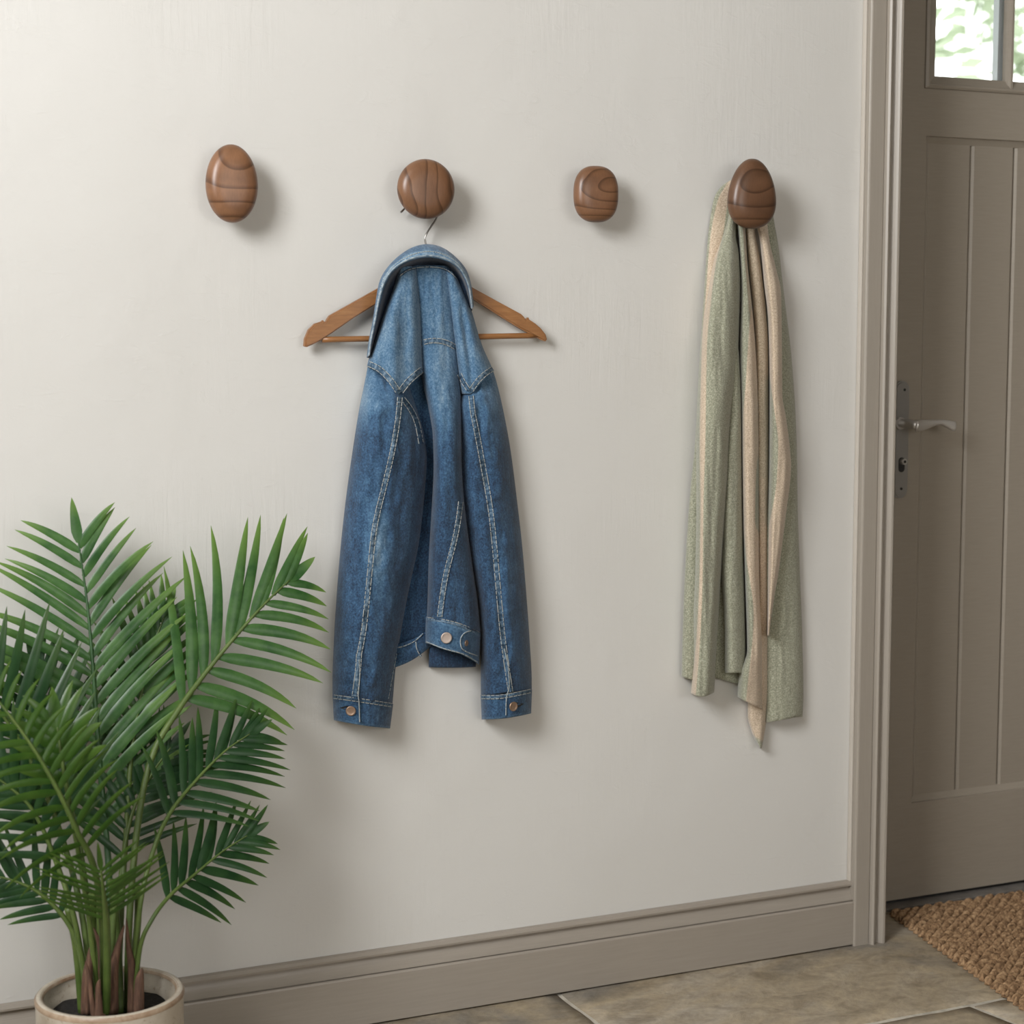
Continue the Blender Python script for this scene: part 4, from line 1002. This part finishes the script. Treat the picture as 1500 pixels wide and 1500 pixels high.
# J left middle, dark
frond([(134, 1484, -.28), (110, 1350, -.29), (85, 1270, -.27), (50, 1190, -.26), (10, 1150, -.25), (-30, 1125, -.24)], .42, L2, 12, (85, 115, 55), (1, 1), (60, 30), 10, 11, .05, .05, .0036, bend=.08)
# K behind left, nearly upright
frond([(142, 1484, -.24), (130, 1330, -.20), (112, 1210, -.16), (92, 1120, -.13), (72, 1040, -.11), (55, 985, -.10)], .44, L2, 11, (95, 120, 60), (1, 1), (52, 26), 11, 12, .03, .03, .0036, bend=.04)
# L central, behind, fills the heart of the plant
frond([(165, 1484, -.24), (172, 1350, -.22), (180, 1260, -.20), (196, 1185, -.18), (225, 1130, -.16), (250, 1095, -.15)], .40, L2, 12, (95, 110, 55), (1, 1), (60, 30), 12, 11, .05, .04, .0036, bend=.08)
# M young folded leaf, bright, on the left
frond([(146, 1484, -.31), (128, 1330, -.35), (108, 1210, -.37), (92, 1120, -.37), (84, 1065, -.36)], .66, L3, 5, (55, 70, 60), (1, 1), (60, 20), 13, 17, .10, .10, .0036, bend=.15)
# short stems filling the base
for i, (a, b, c) in enumerate([((158, 1484), (164, 1370), (170, 1290)), ((142, 1484), (147, 1380), (146, 1300)), ((120, 1484), (112, 1390), (100, 1330)), ((176, 1484), (172, 1370), (163, 1290)), ((150, 1484), (142, 1390), (135, 1310)), ((184, 1484), (200, 1370), (203, 1300))]):
    tubeobj('stem', [P(*a, -.27 + .02 * (i % 3 - 1)), P(*b, -.27 + .01 * i), P(*c, -.26)], .0058, M['stalk'], palm, 10, 14)
# dry brown sheaths at the base
def sheath(pts, w, Y):
    n = 16; vs, fs = [], []
    for i in range(n + 1):
        t = i / n; x, y = crom(pts, t); c = P(x, y, Y); hw_ = w * PX * .5 * (1 - t ** 1.6) ** .9 + .0006
        for k in range(9):
            a = -PI * .5 + PI * k / 8; vs.append(c + Vector((math.sin(a) * hw_, -math.cos(a) * hw_ * .8, 0)))
    for i in range(n):
        for k in range(8): a = i * 9 + k; fs.append((a, a + 1, a + 10, a + 9))
    o = link('leaf_sheath', mesh('leaf_sheath', vs, fs), M['sheath'], palm); md = o.modifiers.new('s', 'SOLIDIFY'); md.thickness = .0014
sheath([(148, 1484), (150, 1420), (146, 1385), (137, 1358)], 11, -.30)
sheath([(165, 1484), (166, 1420), (173, 1385), (182, 1355)], 13, -.31)
sheath([(193, 1484), (193, 1420), (188, 1385), (185, 1345)], 10, -.30)
sheath([(127, 1484), (128, 1430), (131, 1405), (133, 1383)], 13, -.33)
sheath([(140, 1486), (137, 1484), (130, 1430), (125, 1408)], 7, -.345)
sheath([(203, 1484), (204, 1440), (206, 1425), (208, 1418)], 12, -.32)
sheath([(146, 1486), (145, 1484), (144, 1446), (146, 1434)], 10, -.35)

# ------------------------------------------------------------------ WOVEN MAT
def mat_rug():
    zt = .013
    A = PZ(1301.5, 1331, zt); B = PZ(1500, 1301, zt); Cc = PZ(1500, 1472, zt)
    ux = (B - A).normalized(); left = (Cc - A)
    vdir = left.normalized(); Wd, Ht = .80, .62
    rowp = .0125; lump = .030; nu, nv = 440, 340
    uvec = ux * Wd; vvec = vdir * Ht; vs, fs = [], []
    for j in range(nv + 1):
        for i in range(nu + 1):
            u, v = i / nu, j / nv; su = u * Wd; sv = v * Ht
            wob = .003 * nz(su * 12, sv * 12, 1)
            r = (sv + .10 * su + wob + .003 * nz(su * 4, sv * 4, 6)) / rowp; ri = math.floor(r); fr_ = r - ri
            ph = su / lump + (ri % 2) * .5 + .35 * nz(ri * 3.1, su * 9, 2) + .25 * (fr_ - .5)
            l = abs(math.sin(PI * ph)); h = math.sin(PI * fr_) ** .7 * (.18 + .82 * l ** .45)
            z = zt - .0115 + .0125 * h + .0010 * nz(su * 150, sv * 150, 3) + .002 * nz(su * 30, sv * 30, 8)
            e = min(su, Wd - su, sv, Ht - sv); z *= sstep(-.001, .006, e) * .7 + .3
            edge = .003 * math.sin(sv / .0105 * PI) if i in (0, nu) else 0
            p = A + ux * (su + edge) + vdir * sv; vs.append((p.x, p.y, max(z, .001)))
    for j in range(nv):
        for i in range(nu): a = j * (nu + 1) + i; fs.append((a, a + 1, a + nu + 2, a + nu + 1))
    W = nu + 1
    ring = [j * W for j in range(nv + 1)] + [nv * W + i for i in range(1, nu + 1)] + [j * W + nu for j in range(nv - 1, -1, -1)] + [i for i in range(nu - 1, 0, -1)]
    b2 = len(vs)
    for k in ring: vs.append((vs[k][0], vs[k][1], 0.0008))
    n = len(ring)
    for k in range(n): fs.append((ring[k], ring[(k + 1) % n], b2 + (k + 1) % n, b2 + k))
    fs.append(tuple(b2 + k for k in range(n)))
    me = mesh('doormat', vs, fs); bm = bmesh.new(); bm.from_mesh(me); bmesh.ops.recalc_face_normals(bm, faces=bm.faces); bm.to_mesh(me); bm.free()
    o = link('doormat', me, M['jute']); tag(o, 'thick woven golden-brown jute doormat lying on the stone floor before the door', 'doormat')
mat_rug()

# ------------------------------------------------------------------ LIGHT
w = bpy.data.worlds.new('world'); scn.world = w; w.use_nodes = True; nt = w.node_tree
bg = nt.nodes['Background']; bg.inputs[0].default_value = (.97, .985, 1.0, 1); bg.inputs[1].default_value = 3.4
def area(name, loc, look, sx, sy, power, col):
    l = bpy.data.lights.new(name, 'AREA'); l.shape = 'RECTANGLE'; l.size = sx; l.size_y = sy; l.energy = power; l.color = col
    o = bpy.data.objects.new(name, l); C.objects.link(o); o.location = loc
    o.rotation_euler = (Vector(look) - Vector(loc)).to_track_quat('-Z', 'Y').to_euler(); return o
wc = ((wy0 + wy1) / 2, (wz0 + wz1) / 2)
area('window_daylight', (XL - .02, wc[0], wc[1]), (XL + 1.0, wc[0] + .35, wc[1] - .15), wy1 - wy0 - .1, wz1 - wz0 - .1, 139, (.985, .99, 1.0))
area('rear_fill_light', ((rx0 + rx1) / 2, YB - .02, (rz0 + rz1) / 2), ((rx0 + rx1) / 2, 0, 1.4), rx1 - rx0 - .1, rz1 - rz0 - .1, 15, (1.0, .91, .80))  # added fill light behind the camera, lifts the ambient level

# ------------------------------------------------------------------ CAMERA
cd = bpy.data.cameras.new('camera'); co = bpy.data.objects.new('camera', cd); C.objects.link(co); scn.camera = co
cd.sensor_width = 36; cd.lens = F / 1500 * 36; co.location = CAM; co.rotation_euler = (PI / 2 - PITCH, 0, -PSI)
cd.dof.use_dof = True; cd.dof.focus_distance = (P(750, 700, -.05) - CAM).dot(fwd); cd.dof.aperture_fstop = 5.0
cd.clip_end = 100
vsx = scn.view_settings; vsx.view_transform = 'Standard'; vsx.look = 'None'; vsx.exposure = 0.0; vsx.gamma = 1; vsx.use_curve_mapping = False
print('dz0', dz0, 'D', D, 'xo', xo, 'xi', xi, 'pot', px0, R_, rz, 'px0 X', P(0, 700).x)
